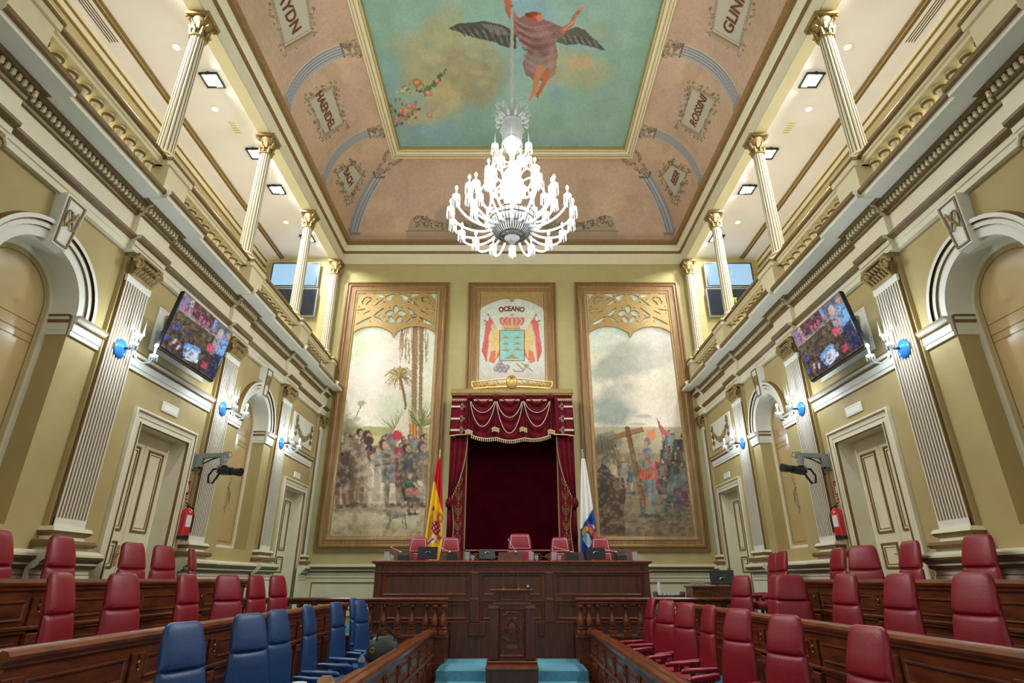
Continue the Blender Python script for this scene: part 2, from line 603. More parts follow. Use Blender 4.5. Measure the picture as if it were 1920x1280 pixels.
def cap_scroll(b, cy, z0, z1, hw, X, s, mi=0):
    """Ionic and acanthus pilaster capital facing the room"""
    h = z1 - z0
    b.box(s * (X + .098), cy - hw * .86, z0, s * (X - .03), cy + hw * .86, z0 + h * .75, mi, .01)
    b.box(s * (X + .098), cy - hw * 1.12, z1 - h * .14, s * (X - .10), cy + hw * 1.12, z1, mi, .01)
    b.box(s * (X + .097), cy - hw * .9, z0 + h * .02, s * (X - .05), cy + hw * .9, z0 + h * .12, mi, .008)
    for k in (-1, 1):
        pts = []
        for i in range(22):
            a = i / 21 * 3.6 * PI
            r = .3 * h * (1 - i / 23)
            pts.append((s * (X - .075), cy + k * (hw * .88) + k * r * math.cos(a) * .9, z0 + h * .60 + r * math.sin(a)))
        b.tube(pts, [.028 * (1 - i / 40) for i in range(22)], 6, mi)
        b.lathe([(.001, 0), (h * .17, .01), (h * .17, .03), (.001, .05)], (0, 0, 0), 8, mi)
        n = len(b.v) - 32
        for q in range(n, len(b.v)):
            p = b.v[q]
            b.v[q] = (s * (X - .05 - p[2]), cy + k * hw * .88 + p[0], z0 + h * .6 + p[1])
    for k in range(7):
        y = cy + (k - 3) * hw * .27
        b.tube([(s * (X - .03), y, z0 + h * .1), (s * (X - .085), y, z0 + h * .35), (s * (X - .05), y + .008, z0 + h * .5)], [.02, .026, .008], 5, mi)
    for k in range(6):
        y = cy + (k - 2.5) * hw * .28
        b.tube([(s * (X - .03), y, z0 + h * .45), (s * (X - .1), y, z0 + h * .68), (s * (X - .06), y, z0 + h * .82)], [.018, .03, .008], 5, mi)


def pilaster(cy, s, X=4.75, hw=.23, half=False, lab=''):
    t = thing('pilaster', lab, 'pilaster', (s * W, cy, FC), group='fluted wall pilasters')
    o = t.location[:]
    b = MB()
    if half:
        ya, yb = cy - hw, YB - .05
    else:
        ya, yb = cy - hw, cy + hw
    b.box(s * (W - .001), ya - .02, 2.10, s * (X + .045), min(YB - .002, yb + .02), 5.42, 1)
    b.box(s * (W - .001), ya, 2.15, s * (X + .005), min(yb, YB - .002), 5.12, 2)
    n = 10
    for k in range(n):
        y = ya + .012 + (2 * hw - .024) * k / (n - 1)
        if y < YB - .01:
            b.box(s * (X + .02), y - .0085, 2.22, s * (X - .004), y + .0085, 5.08, 0)
    b.box(s * (X + .02), ya, 2.15, s * (X - .006), min(yb, YB - .002), 2.24, 0); b.box(s * (X + .02), ya - .012, 5.05, s * (X - .012), min(YB, yb + .012), 5.13, 0)
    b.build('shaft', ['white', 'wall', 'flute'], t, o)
    b = MB(); cap_scroll(b, cy if not half else cy, 5.13, 5.42, hw, X, s)
    if half:
        b.v = [(x, min(y, YB - .002), z) for x, y, z in b.v]
    b.build('capital', 'gold', t, o, smooth=True)
    b = MB()
    prof = [(X, 2.16, 0), (X - .05, 2.15, 0), (X - .07, 2.11, 0), (X - .05, 2.08, 1), (X - .02, 2.06, 1), (X - .02, 2.03, 0), (X - .10, 2.02, 0), (X - .115, 1.985, 1), (X - .10, 1.955, 1), (X - .06, 1.95, 1), (X - .06, 1.92, 0)]  # brown: trim steps, plus shadow painted under the lowest moulding
    for (xa, za, m1), (xb, zb, m2) in zip(prof, prof[1:]):
        ea = X - xa; eb = X - xb
        lo = []; 
        for xx, e, z in ((xa, ea, za), (xb, eb, zb)):
            lo.append([(s * (W - .001), ya - e, z), (s * xx, ya - e, z), (s * xx, min(YB - .002, yb + e), z), (s * (W - .001), min(YB - .002, yb + e), z)])
        b.loft(lo, m2, cap=False)
    b.build('base', ['cream', 'brown'], t, o)
    return t


def niche(cy, r, s, lab, near):
    """arched niche with archivolt, keystone and tinted glass"""
    global wn
    wn += 1
    t = thing('window_%d' % wn, lab, 'niche', (s * W, cy, 2.13), kind='structure')
    o = t.location[:]
    zs, zb = ZBAND[1], 2.13
    N = 28
    arc = lambda rr, x: [(s * x, cy + rr * math.cos(PI * i / N), zs + rr * math.sin(PI * i / N)) for i in range(N + 1)]
    # archivolt, stepped
    b = MB()
    for r0, r1, d0, d1, mi in ((r, r + .10, .035, .035, 0), (r + .10, r + .105, .035, .06, 1), (r + .105, r + .15, .06, .06, 0), (r + .15, r + .17, .06, .06, 1), (r + .17, r + .215, .085, .085, 0), (r + .215, r + .23, .085, .0, 1), (r - .001, r, -.02, .035, 0)):
        A = arc(r0, W - d0); B = arc(r1, W - d1)
        b.loft([A, B], mi, cap=False, closed=False)
    b.build('archivolt', ['white', 'brown'], t, o)
    # reveal
    D = .25
    b = MB()
    b.loft([arc(r, W), arc(r, W + D)], 0, False, False)
    for k in (-1, 1):
        b.add([(s * W, cy + k * r, zs), (s * (W + D), cy + k * r, zs), (s * (W + D), cy + k * r, zb), (s * W, cy + k * r, zb)], [(0, 1, 2, 3)], 1)
    b.add([(s * W, cy - r, zb), (s * W, cy + r, zb), (s * (W + D), cy + r, zb), (s * (W + D), cy - r, zb)], [(0, 1, 2, 3)], 1)
    b.build('reveal', ['white', 'wall'], t, o)
    b = MB()
    for k in (-1, 1):
        impost(b, cy + k * (r + .001), cy + k * (r - .04), s, D)
    b.build('impost', ['white', 'brown'], t, o)
    # frame strip and glass
    b = MB(); ri = r - .07; x = W + D - .02
    outl = [(s * x, cy + r, zb)] + arc(r, x) + [(s * x, cy - r, zb)]
    inn = [(s * x, cy + ri, zb + .07)] + arc(ri, x) + [(s * x, cy - ri, zb + .07)]
    inn2 = [(s * (x + .04), p[1], p[2]) for p in inn]
    b.loft([outl, inn, inn2], 0, cap=False)
    b.build('inner_frame', 'cream', t, o)
    b = MB(); x = W + D
    pts = [(s * x, cy + r, zb)] + arc(r, x) + [(s * x, cy - r, zb)]
    b.add(pts, [tuple(range(len(pts)))], 0)
    b.build('glass', 'mirror', t, o)
    # thin drawn line and monogram on the glass
    b = MB(); x = W + D - .006
    def ln(pts, w=.006):
        b.tube([(s * x, cy + p[0], p[1]) for p in pts], w / 2, 4)
    ra = ri - .06
    ln([(ra, zb + .13)] + [(ra * math.cos(PI * i / 20), zs + ra * math.sin(PI * i / 20)) for i in range(21)] + [(-ra, zb + .13), (ra, zb + .13)])
    zc = 3.0
    ln([(-.08, zc - .18), (-.08, zc + .16), (.0, zc + .16), (.09, zc + .08), (.09, zc - .08), (0, zc - .18), (-.08, zc - .18)], .008)
    ln([(.0, zc - .28), (.0, zc + .26)], .006); ln([(-.04, zc + .3), (.04, zc + .36), (.05, zc + .28), (-.03, zc + .22)], .006)
    ln([(0, zc + .08), (.06, zc + .05), (.06, zc - .04), (0, zc - .07)], .008)
    for zz in (3.95, 4.03, 4.15): ln([(-ra, zz), (ra, zz)], .004)
    b.build('monogram', 'line', t, o)
    # keystone
    b = MB(); z0, z1 = zs + r - .06, 5.44
    lo = [(s * W, cy - .10, z0), (s * (W - .10), cy - .10, z0 + .02), (s * (W - .10), cy + .10, z0 + .02), (s * W, cy + .10, z0)]
    hi = [(s * W, cy - .15, z1), (s * (W - .14), cy - .15, z1), (s * (W - .14), cy + .15, z1), (s * W, cy + .15, z1)]
    b.hexa(lo, hi, 0)
    def kp(u, w, d):
        k = (w - z0) / (z1 - z0)
        return (s * (W - .10 - .04 * k - d), cy + u * (1 + .5 * k), w)
    b.frame(-.085, z0 + .04, .085, z1 - .03, [(0, 0), (.0, .012), (.016, .012), (.016, 0)], 1, kp)
    b.build('keystone', ['white', 'brown'], t, o)
    b = MB(); zc = (z0 + z1) / 2 + .04
    for k in (-1, 1):
        pts = []
        for i in range(26):
            a = i / 25 * 2 * PI
            pts.append(kp(k * .035 + .03 * math.cos(a) * k, zc + .085 * math.sin(a) + .02 * math.sin(2 * a), .018))
        b.tube(pts, .009, 5)
    b.tube([kp(-.03 + .06 * i / 8, zc - .09 + .18 * i / 8 + .02 * math.sin(i), .026) for i in range(9)], .011, 5)
    b.tube([kp(.03 - .06 * i / 8, zc - .09 + .18 * i / 8, .026) for i in range(9)], .009, 5)
    b.build('keystone_cipher', 'gold', t, o, smooth=True)
    return t


def impost(b, y0, y1, s, D=None):
    """belt band between y0 and y1 on the wall, or turned into a niche reveal"""
    za, zb = ZBAND
    prof = [(0, za), (.03, za), (.03, za + .05), (.04, za + .05), (.04, za + .13), (.05, za + .135), (.07, za + .15), (.07, za + .17), (.055, za + .175), (.085, za + .20), (.085, zb), (0, zb)]
    mis = [0, 0, 0, 0, 0, 1, 1, 0, 0, 1, 0]
    if D is None:
        b.sweepY(prof, y0, y1, mis, s, W)
    else:
        k = 1 if y1 > y0 else -1
        n = len(prof); o = len(b.v)
        for x in (W, W + D):
            for d, z in prof: b.v.append((s * x, y0 + k * d * .6, z))
        for i in range(n - 1):
            b.f.append((o + i, o + i + 1, o + n + i + 1, o + n + i)); b.m.append(mis[i])


def door(ya, yb, zt, s, lab):
    global dn
    dn += 1
    t = thing('door_%d' % dn, lab, 'door', (s * W, (ya + yb) / 2, FC), kind='structure')
    o = t.location[:]
    place = lambda u, w, d: (s * (W - d), u, w)
    b = MB()
    b.frame(ya, FC - .3, yb, zt, [(0, 0), (0, .05), (.02, .06), (.035, .05), (.035, .035), (.10, .03), (.10, .02), (.155, .02), (.16, .04), (.175, .04), (.18, .0), (.18, -.24)], [0, 0, 0, 1, 0, 0, 0, 1, 0, 1, 0], place)
    b.build('door_frame', ['cream', 'brown'], t, o)
    ym = (ya + yb) / 2; y0, y1, z1 = ya + .18, yb - .18, zt - .18
    X = W + .22
    b = MB(); b.box(s * X, y0, z1 - .11, s * (X + .05), y1, z1); b.build('transom_rail', 'door', t, o)
    for a, c in ((y0 + .04, ym - .004), (ym + .004, y1 - .04)):
        l = MB(); l.box(s * X, a, FC, s * (X + .05), c, z1 - .11)
        pl = lambda u, w, d: (s * (X - d), u, w)
        for za, zb in ((FC + .12, FC + .78), (FC + .92, FC + 1.25), (FC + 1.37, z1 - .2)):
            l.frame(a + .09, za, c - .09, zb, [(0, 0.001), (.006, .018), (.026, .018), (.03, .004), (.05, .004), (.056, .012), (.065, .0)], [1, 1, 1, 0, 0, 1], pl)
        lf = l.build('door_leaf', ['door', 'brown'], t, o)
        h = MB(); hy = c - .04 if a < ym - .1 else a + .04
        h.box(s * X, hy - .02, FC + .95, s * (X - .012), hy + .02, FC + 1.2, 0, .004)
        h.tube([(s * (X - .01), hy, FC + 1.1), (s * (X - .05), hy, FC + 1.1), (s * (X - .055), hy + (.09 if a > ym - .1 else -.09), FC + 1.1)], .009, 6)
        h.build('handle', 'gilt', lf, (0, 0, 0)).location = (0, 0, 0)
        for v in lf.children[-1].data.vertices: v.co = v.co - Vector(o)
    b = MB()
    for zz in (FC + 1.05, FC + 2.2): b.box(s * (X - .012), y0 + .03, zz, s * X, y0 + .05, zz + .12)
    b.build('hinge', 'brown', t, o)
    return t


def swag_panel(ya, yb, s, lab):
    t = thing('relief_panel', lab, 'relief', (s * W, (ya + yb) / 2, 4.47), group='plaster swag panels above the doors')
    o = t.location[:]
    b = MB(); b.box(s * (W - .001), ya, 4.47, s * (W - .03), yb, 5.1, 0, .006)
    b.frame(ya + .02, 4.49, yb - .02, 5.08, [(0, .03), (.003, .036), (.01, .036), (.013, .03)], 0, lambda u, w, d: (s * (W - d), u, w))
    b.build('panel', 'white', t, o)
    b = MB(); ym = (ya + yb) / 2; h = (yb - ya) / 2 - .2
    rnd = random.Random(5)
    for i in range(34):
        u = -1 + 2 * i / 33; y = ym + u * h; z = 4.62 + .26 * u * u
        r = .035 + .03 * (1 - abs(u))
        for q in range(3):
            a = rnd.uniform(0, 6.28); c = (s * (W - .05), y + r * .6 * math.cos(a), z + r * .6 * math.sin(a))
            b.lathe([(.002, -r * .5), (r * .5, -r * .2), (r * .5, r * .2), (.002, r * .5)], c, 6)
    for k in (-1, 1):
        for i in range(14):
            z = 4.58 + .44 * i / 13; r = .03 + .018 * math.sin(i * 1.4)
            b.lathe([(.002, -r * .6), (r, 0), (.002, r * .6)], (s * (W - .05), ym + k * (h + .03) + rnd.uniform(-.012, .012), z), 6)
        b.tube([(s * (W - .05), ym + k * (h + .03) + .04 * math.cos(a / 8 * 6.28), 5.0 + .03 * math.sin(a / 8 * 6.28)) for a in range(9)], .012, 5)
    b.build('garland', 'gold', t, o, smooth=True)


ENT = [(0, 5.43), (.06, 5.43), (.06, 5.50), (.075, 5.505), (.075, 5.57), (.12, 5.585), (.14, 5.60), (.14, 5.635), (.05, 5.65), (.05, 5.92), (.08, 5.925), (.085, 5.965), (.12, 5.97), (.12, 6.045), (.17, 6.055), (.18, 6.10), (.41, 6.10), (.41, 6.135), (.425, 6.14), (.45, 6.165), (.45, 6.215), (.36, 6.24), (0, 6.24)]
ENTM = [0, 0, 0, 0, 1, 1, 1, 0, 0, 1, 1, 1, 1, 1, 1, 2, 2, 0, 1, 1, 0, 0]


def gallery_column(cy, s, lab):
    t = thing('gallery_column', lab, 'column', (s * 4.93, cy, 6.24), group='slender gallery columns')
    o = t.location[:]
    ye = min(YB - .004, cy + .24)
    b = MB(); b.box(s * 4.62, cy - .24, 6.24, s * 5.16, ye, 6.80, 0)
    b.box(s * 4.585, cy - .275, 6.78, s * 5.18, min(YB - .004, ye + .035), 6.86, 0); b.box(s * 4.57, cy - .29, 6.86, s * 5.19, min(YB - .004, ye + .05), 6.90, 1)
    b.box(s * 4.6, cy - .26, 6.90, s * 5.17, min(YB - .004, ye + .02), 6.95, 0)
    b.build('pedestal', ['cream2', 'brown'], t, o)
    c = (s * 4.93, min(cy, YB - .16), 0)
    b = MB(); b.lathe([(.165, 6.95), (.165, 7.0), (.155, 7.02), (.17, 7.05), (.165, 7.09), (.145, 7.105), (.135, 7.12), (.15, 7.14), (.145, 7.17), (.125, 7.18)], c, 20, 0)
    b.lathe([(.14, 7.122), (.152, 7.14), (.14, 7.158)], c, 20, 1, cap=False)
    b.build('base', ['cream', 'gilt'], t, o, smooth=True)
    b = MB(); b.lathe([(.122, 7.17), (.115, 8.3), (.105, 9.44)], c, 28, 0, flute=1, fd=.09)
    for j in range(14):
        a = 2 * PI * (j * 2 + 1) / 28
        b.tube([(c[0] + .118 * math.cos(a) * k, c[1] + .118 * math.sin(a) * k, z) for z, k in ((7.2, .965), (9.42, .84))], .0065, 4, 1)
    b.build('shaft', ['cream', 'brown'], t, o)
    b = MB(); b.lathe([(.108, 9.43), (.125, 9.44), (.125, 9.46), (.105, 9.47), (.11, 9.6), (.13, 9.74), (.15, 9.8)], c, 20)
    b.box(c[0] - .19, c[1] - .19 + (.03 if cy > 13 else 0), 9.81, c[0] + .19, min(YB - .004, c[1] + .19), 9.868, 0, .012)
    for row, (zz, rr, n, w) in enumerate(((9.46, .11, 8, .028), (9.56, .115, 8, .03))):
        for j in range(n):
            a = 2 * PI * (j + row * .5) / n
            ca, sa = math.cos(a), math.sin(a)
            b.tube([(c[0] + rr * ca, c[1] + rr * sa, zz), (c[0] + (rr + .025) * ca, c[1] + (rr + .025) * sa, zz + .1), (c[0] + (rr + .06) * ca, c[1] + (rr + .06) * sa, zz + .135), (c[0] + (rr + .055) * ca, c[1] + (rr + .055) * sa, zz + .11)], [w, w * .8, w * .5, w * .3], 5)
    for kx in (-1, 1):
        for ky in (-1, 1):
            pts = []
            for i in range(14):
                a = i / 13 * 2.6 * PI; r = .05 * (1 - i / 15)
                pts.append((c[0] + kx * (.13 + r * math.cos(a) * .7), min(YB - .004, c[1] + ky * (.13 + r * math.cos(a) * .7)), 9.76 + r * math.sin(a)))
            b.tube(pts, .016, 5)
    b.build('capital', 'gold', t, o, smooth=True)
    return t


BAL = [(.052, 0), (.052, .03), (.036, .04), (.036, .055), (.058, .11), (.062, .15), (.05, .2), (.036, .27), (.031, .31), (.036, .325), (.031, .335), (.036, .35), (.05, .365), (.052, .39), (.052, .42)]
bal_mesh = None


def balustrade(ya, yb, s, lab):
    global bal_mesh
    t = thing('gallery_balustrade', lab, 'balustrade', (s * 4.82, (ya + yb) / 2, 6.24), group='cream gallery balustrades')
    o = t.location[:]
    b = MB(); b.box(s * 4.70, ya, 6.24, s * 4.94, yb, 6.32)
    b.build('plinth', 'cream2', t, o)
    b = MB()
    b.sweepY([(.17, 6.78), (-.06, 6.78), (-.06, 6.95), (.16, 6.95), (.18, 6.94), (.18, 6.925), (.22, 6.92), (.22, 6.895), (.18, 6.885), (.18, 6.85), (.155, 6.84), (.155, 6.80), (.17, 6.79), (.17, 6.78)], ya, yb, [0, 0, 0, 0, 1, 1, 1, 1, 0, 0, 0, 0, 0], s, 4.88)
    b.build('top_rail', ['cream2', 'brown'], t, o)
    n = int(round((yb - ya) / .205)); 
    for k in range(n):
        y = ya + (yb - ya) * (k + .5) / n
        if bal_mesh is None:
            b = MB(); b.lathe(BAL, (0, 0, 0), 14); b.lathe([(.051, .358), (.063, .368), (.063, .382), (.051, .390)], (0, 0, 0), 14, 1)
            ob = b.build('baluster', ['cream2', 'brown'], t, (0, 0, 0), smooth=True); bal_mesh = ob.data
        else:
            ob = bpy.data.objects.new('baluster', bal_mesh); COL.objects.link(ob); ob.parent = t
        ob.location = (0, y - o[1], .08); ob.scale = (1.12, 1.12, 1.096)
    b = MB()
    z = 7.16
    b.tube([(s * 4.86, ya + .05, z), (s * 4.86, yb - .05, z)], .014, 6, 0)
    m = 3
    for k in range(m + 1):
        y = ya + .1 + (yb - ya - .2) * k / m
        b.tube([(s * 4.86, y, 6.95), (s * 4.86, y, z)], .008, 5, 0)
        if k < m:
            y2 = ya + .1 + (yb - ya - .2) * (k + 1) / m
            for q in (y + .05, y2 - .05): pass
            b.tube([(s * 4.86, y + .02, z - .03), (s * 4.86, y + .1, z - .10), (s * 4.86, (y + y2) / 2 - .1, z - .12), (s * 4.86, (y + y2) / 2, z - .06), (s * 4.86, (y + y2) / 2 + .1, z - .12), (s * 4.86, y2 - .1, z - .10), (s * 4.86, y2 - .02, z - .03)], .006, 5, 1)
    b.build('handrail', ['brown', 'cream2'], t, o)
    return t


def sconce(cy, s, lab):
    t = thing('crystal_sconce', lab, 'sconce', (s * 4.745, cy, 4.22), group='crystal wall sconces on the pilasters')
    b = MB()
    prof = [(.001, .0), (.105, .004), (.115, .012), (.10, .028), (.05, .045), (.02, .06), (.001, .06)]
    loops = []
    for r, h in prof:
        loops.append([(-s * h, r * (1 + .06 * (j % 2)) * math.cos(2 * PI * j / 24), r * (1 + .06 * (j % 2)) * math.sin(2 * PI * j / 24)) for j in range(24)])
    b.loft(loops); b.build('back_plate', 'blueglass', t, smooth=True)
    b = MB(); b.tube([(-s * .05, 0, 0), (-s * .15, 0, 0)], .016, 8); b.lathe([(.001, -.03), (.03, -.02), (.035, .0), (.02, .03), (.001, .04)], (-s * .17, 0, 0), 10)
    b.build('stem', 'chrome', t, smooth=True)
    for i, (dx, dy, lit) in enumerate(((.30, -.20, 1), (.30, .20, 1), (.22, 0, 0))):
        e = (-s * (.17 + dx * .55), dy, 0)
        if lit:
            b = MB(); ex, ey = -s * (.17 + .13), dy
            b.tube([(-s * .17, 0, 0), (-s * .19, dy * .25, -.11), (-s * .23, dy * .55, -.15), (ex + s * .02, dy * .85, -.12), (ex, dy, -.04)], .013, 8)
            arm = b.build('arm', 'crystal', t, smooth=True)
            zc = -.04
        else:
            b = MB(); ex, ey = -s * .17, 0
            b.tube([(ex, 0, 0), (ex, 0, .16)], .012, 8)
            arm = b.build('arm', 'crystal', t, smooth=True)
            zc = .16
        b = MB(); b.lathe([(.012, zc), (.045, zc + .012), (.05, zc + .03), (.04, zc + .03), (.012, zc + .02)], (ex, ey, 0), 12)
        for j in range(10):
            a = 2 * PI * j / 10
            x, y = ex + .047 * math.cos(a), ey + .047 * math.sin(a)
            b.lathe([(.001, zc - .05), (.007, zc - .03), (.002, zc + .02)], (x, y, 0), 4)
        b.build('drip_pan', 'crystal', arm, smooth=True)
        b = MB()
        if lit:
            b.lathe([(.013, zc + .02), (.013, zc + .12), (.001, zc + .12)], (ex, ey, 0), 8); b.build('candle', 'white', arm, smooth=True)
            b = MB(); b.lathe([(.002, zc + .12), (.017, zc + .14), (.021, zc + .155), (.012, zc + .175), (.001, zc + .19)], (ex, ey, 0), 8); b.build('bulb', 'lampbulb', arm, smooth=True)
            lamp('sconce_light', 'POINT', (ex - s * .0, ey, zc + .155), P_SCONCE, .022, (.74, .87, 1.0), t)
        else:
            b.lathe([(.02, zc + .02), (.012, zc + .1), (.001, zc + .28)], (ex, ey, 0), 6); b.build('spike', 'crystal', arm)
            for k in (-1, 1):
                b = MB(); b.tube([(ex, 0, zc - .02), (ex, k * .08, zc + .0), (ex, k * .1, zc + .05)], .008, 6)
                b.lathe([(.02, zc + .05), (.01, zc + .12), (.001, zc + .26)], (ex, k * .1, 0), 6); b.build('spike', 'crystal', arm, smooth=True)
    return t


ORD = {0: 'nearest the camera', 1: 'second from the camera', 2: 'third from the camera', 3: 'farthest, in the corner by the back wall'}
for s in (-1, 1):
    sd = SIDE[s]
    # main side wall with its openings
    b = MB(); X = s * W
    def rect(y0, y1, z0, z1):
        if y1 > y0 and z1 > z0:
            b.add([(X, y0, z0), (X, y1, z0), (X, y1, z1), (X, y0, z1)], [(0, 1, 2, 3)])
    ops = sorted([(cy - r, cy + r, 'a', cy, r) for cy, r in ARCH] + [(a + .18, c - .18, 'd', zt - .18, 0) for a, c, zt in DOORS])
    y = Y0
    for a, c, k, p, r in ops:
        rect(y, a, 0, 6.1)
        if k == 'a':
            rect(a, c, 0, 2.13)
            zs = ZBAND[1]; N = 28
            top = [(X, p + r * math.cos(PI * i / N), zs + r * math.sin(PI * i / N)) for i in range(N + 1)]
            up = [(X, q[1], 6.1) for q in top]
            b.loft([top, up], 0, False, False)
        else:
            rect(a, c, 0, FC); rect(a, c, p, 6.1)
        y = c
    rect(y, YB, 0, 6.1)
    struct('wall_' + sd, b, 'wall', recalc=False)
    # dado and belt
    b = MB()
    DD = [(0, FC), (.05, FC), (.05, 1.62), (.065, 1.63), (.065, 1.68), (.05, 1.69), (.05, 1.74), (.09, 1.75), (.12, 1.78), (.12, 1.80), (.17, 1.835), (.18, 1.86), (.18, 1.885), (.10, 1.92), (0, 1.92)]
    DM = [0, 0, 1, 0, 1, 0, 1, 1, 0, 1, 1, 0, 0, 0]  # brown: trim lines, plus shadow painted on the ledge undersides
    for ya, yb in ((1.5, 6.95), (8.62, 12.12), (13.76, YB)):
        b.sweepY(DD, ya, yb, DM, s, W)
    for p in PY:
        b.sweepY([(d + .09, z) for d, z in DD], p - .42, min(YB, p + .42), DM, s, W)
    struct('trim_%d' % (1 if s < 0 else 2), b, ['cream', 'brown'])
    b = MB()
    for ya, yb in ((PY[0] + .23, ARCH[0][0] - .57), (ARCH[0][0] + .57, PY[1] - .23), (PY[1] + .23, PY[2] - .23), (PY[2] + .23, ARCH[1][0] - .57), (ARCH[1][0] + .57, PY[3] - .23), (PY[3] + .23, PY[4] - .23)):
        impost(b, ya, yb, s)
    struct('trim_%d' % (3 if s < 0 else 4), b, ['white', 'brown'])
    # entablature with breaks over the pilasters
    b = MB()
    b.sweepY(ENT, Y0, YB, ENTM, s, W)
    for p in PY:
        b.sweepY([(d + (.07 if i > 0 else 0), z - .004) for i, (d, z) in enumerate(ENT)], p - .33, min(YB - .003, p + .33), ENTM, s, W)
        b.sweepY([(0, 6.088)] + [(d + .072, z - .008) for i, (d, z) in enumerate(ENT) if i > 14], p - .46, min(YB - .003, p + .46), ENTM[14:] + [0], s, W)
    struct('trim_%d' % (5 if s < 0 else 6), b, ['cream', 'brown', 'white'])
    b = MB(); y = 2.5
    while y < YB - .03:
        br = any(abs(y + .02 - p) < .36 for p in PY)
        d = .12 + (.07 if br else 0)
        b.box(s * (W - d), y, 5.978, s * (W - d - .03), y + .032, 6.04)
        y += .066
    struct('trim_%d' % (7 if s < 0 else 8), b, ['cream2'])
    # gallery floor, outer wall and ceiling
    b = MB(); b.box(s * W, Y0, 6.1, s * 7.2, YB, 6.236); struct('floor', b, 'cream2')
    b = MB(); b.box(s * 7.0, Y0, 6.2, s * 7.25, YB, 10.4); struct('wall_gallery_' + sd, b, 'gwall')
    b = MB(); b.sweepY([(0.0, 9.55), (.02, 9.55), (.02, 9.58), (.006, 9.58), (.006, 9.77), (.03, 9.775), (.03, 9.815), (.01, 9.82), (.01, 9.95), (.03, 9.955), (.03, 9.99), (.06, 10.0), (.06, 10.03), (.40, 10.03), (.40, 10.06), (.44, 10.06), (.44, 10.08), (.46, 10.08), (.46, 10.06), (.50, 10.06), (.50, 10.1)], Y0, YB, [0, 0, 0, 2, 1, 1, 0, 0, 1, 1, 0, 0, 3, 1, 1, 0, 0, 1, 1, 1], s, 6.995, cap=False)
    struct('trim_%d' % (9 if s < 0 else 10), b, ['cream', 'brown', 'gwall', 'gceil'])
    b = MB(); b.box(s * 5.05, Y0, 10.1, s * 7.1, YB, 10.2); struct('ceiling', b, 'gceil')
    b = MB(); b.box(s * 4.84, Y0, 9.874, s * 5.08, YB, 10.6); struct('ceiling', b, 'cream')
    # linear air slots in the soffit
    for k, (ya, yb) in enumerate(((4.2, 6.9), (7.2, 8.6))):
        g = MB()
        if k == 0:
            for q in range(4): g.box(s * (6.66 + q * .045), ya, 10.022, s * (6.675 + q * .045), yb, 10.031)
            tag(g.build('air_slot', 'line'), 'long dark air slots in the %s gallery ceiling edge' % sd, 'vent')
    # pilasters
    for k, p in enumerate(PY):
        if k == 0:
            lab = 'fluted pilaster before the big arched niche, cut by the %s picture edge' % sd
        elif k == 4:
            lab = 'narrow fluted pilaster in the back corner of the %s wall' % sd
        else:
            lab = ['', 'large fluted pilaster nearest the camera on the %s wall', 'fluted pilaster behind the camera arm on the %s wall', 'fluted pilaster between the small niche and rear door, %s wall'][k] % sd
        pilaster(p, s, half=(k == 4), hw=.23 if k < 4 else .13, lab=lab)
    for k, (cy, r) in enumerate(ARCH):
        niche(cy, r, s, ('large near arched niche on the %s wall' if k == 0 else 'arched niche beyond the camera arm on the %s wall') % sd, k == 0)
    for k, (a, c, zt) in enumerate(DOORS):
        door(a, c, zt, s, ('near ivory double door on the %s wall' if k == 0 else 'rear ivory double door on the %s wall') % sd)
    swag_panel(12.22, 13.55, s, 'white plaster panel with bronze swag above rear door, %s wall' % sd)
    swag_panel(7.0, 8.4, s, 'white plaster panel with bronze swag hidden behind the %s television' % sd)
    for k, (ya, yb, z0, z1) in enumerate(((7.58, 7.98, 3.79, 3.93), (12.76, 13.12, 3.73, 3.86))):
        g = MB(); g.box(s * W, ya, z0, s * (W - .02), yb, z1, 0, .006)
        g.frame(ya + .02, z0 + .02, yb - .02, z1 - .02, [(0, .02), (.002, .024), (.006, .02)], 0, lambda u, w, d: (s * (W - d), u, w))
        tag(g.build('cover_plate', 'white'), 'white rectangular plate above the %s door, %s wall' % (('near', 'rear')[k], sd), 'plate')
    for k in range(4):
        balustrade(PY[k] + .24, PY[k + 1] - .24, s, 'cream balustrade bay on the %s gallery, %s' % (sd, ORD[k]))
    if 1:
        balustrade(1.5, PY[0] - .24, s, 'cream balustrade bay at the extreme %s edge of the picture' % sd)
    for k, p in enumerate(PY):
        gallery_column(p if k < 4 else 13.93, s, 'slender cream column on the %s gallery, %s' % (sd, ['just outside the top corner', 'nearest the camera', 'second along', 'third along, before the screens', 'at the back wall'][k]))
    for k in (1, 2, 3):
        sconce(PY[k] - .02, s, 'crystal sconce with blue glass plate on the %s wall, %s' % (sd, ['', 'nearest the camera', 'the middle one', 'farthest, near the rear door'][k]))
    # gallery ceiling floodlights and downlights
    for k, (fy, fx) in enumerate(((7.75, 5.5), (9.70, 5.5), (10.92, 5.53), (13.0, 5.5), (5.6, 5.5), (3.4, 5.5))):
        vis = k < 4
        t = thing('ceiling_floodlight', ('square floodlight over the %s gallery, %s' % (sd, ['nearest the camera', 'half hidden by the second column', 'third along', 'at the far column'][k])) if vis else 'square floodlight over the %s gallery above the picture' % sd, 'floodlight', (s * fx, fy, 10.1), group='square gallery floodlights')
        g = MB(); g.frame(-.17, -.17, .17, .17, [(0, 0), (0, -.03), (.03, -.035), (.04, -.02), (.04, 0)], 0, lambda u, w, d: (u, w, d)); g.build('housing', 'chrome', t)
        g = MB(); g.box(-.13, -.13, -.012, .13, .13, -.006); g.build('lamp_glass', 'flood', t)
        g = MB(); g.box(-.02, -.19, -.07, .02, -.17, 0); g.box(-.15, -.20, -.08, .15, -.185, -.06); g.build('bracket', 'chrome', t)
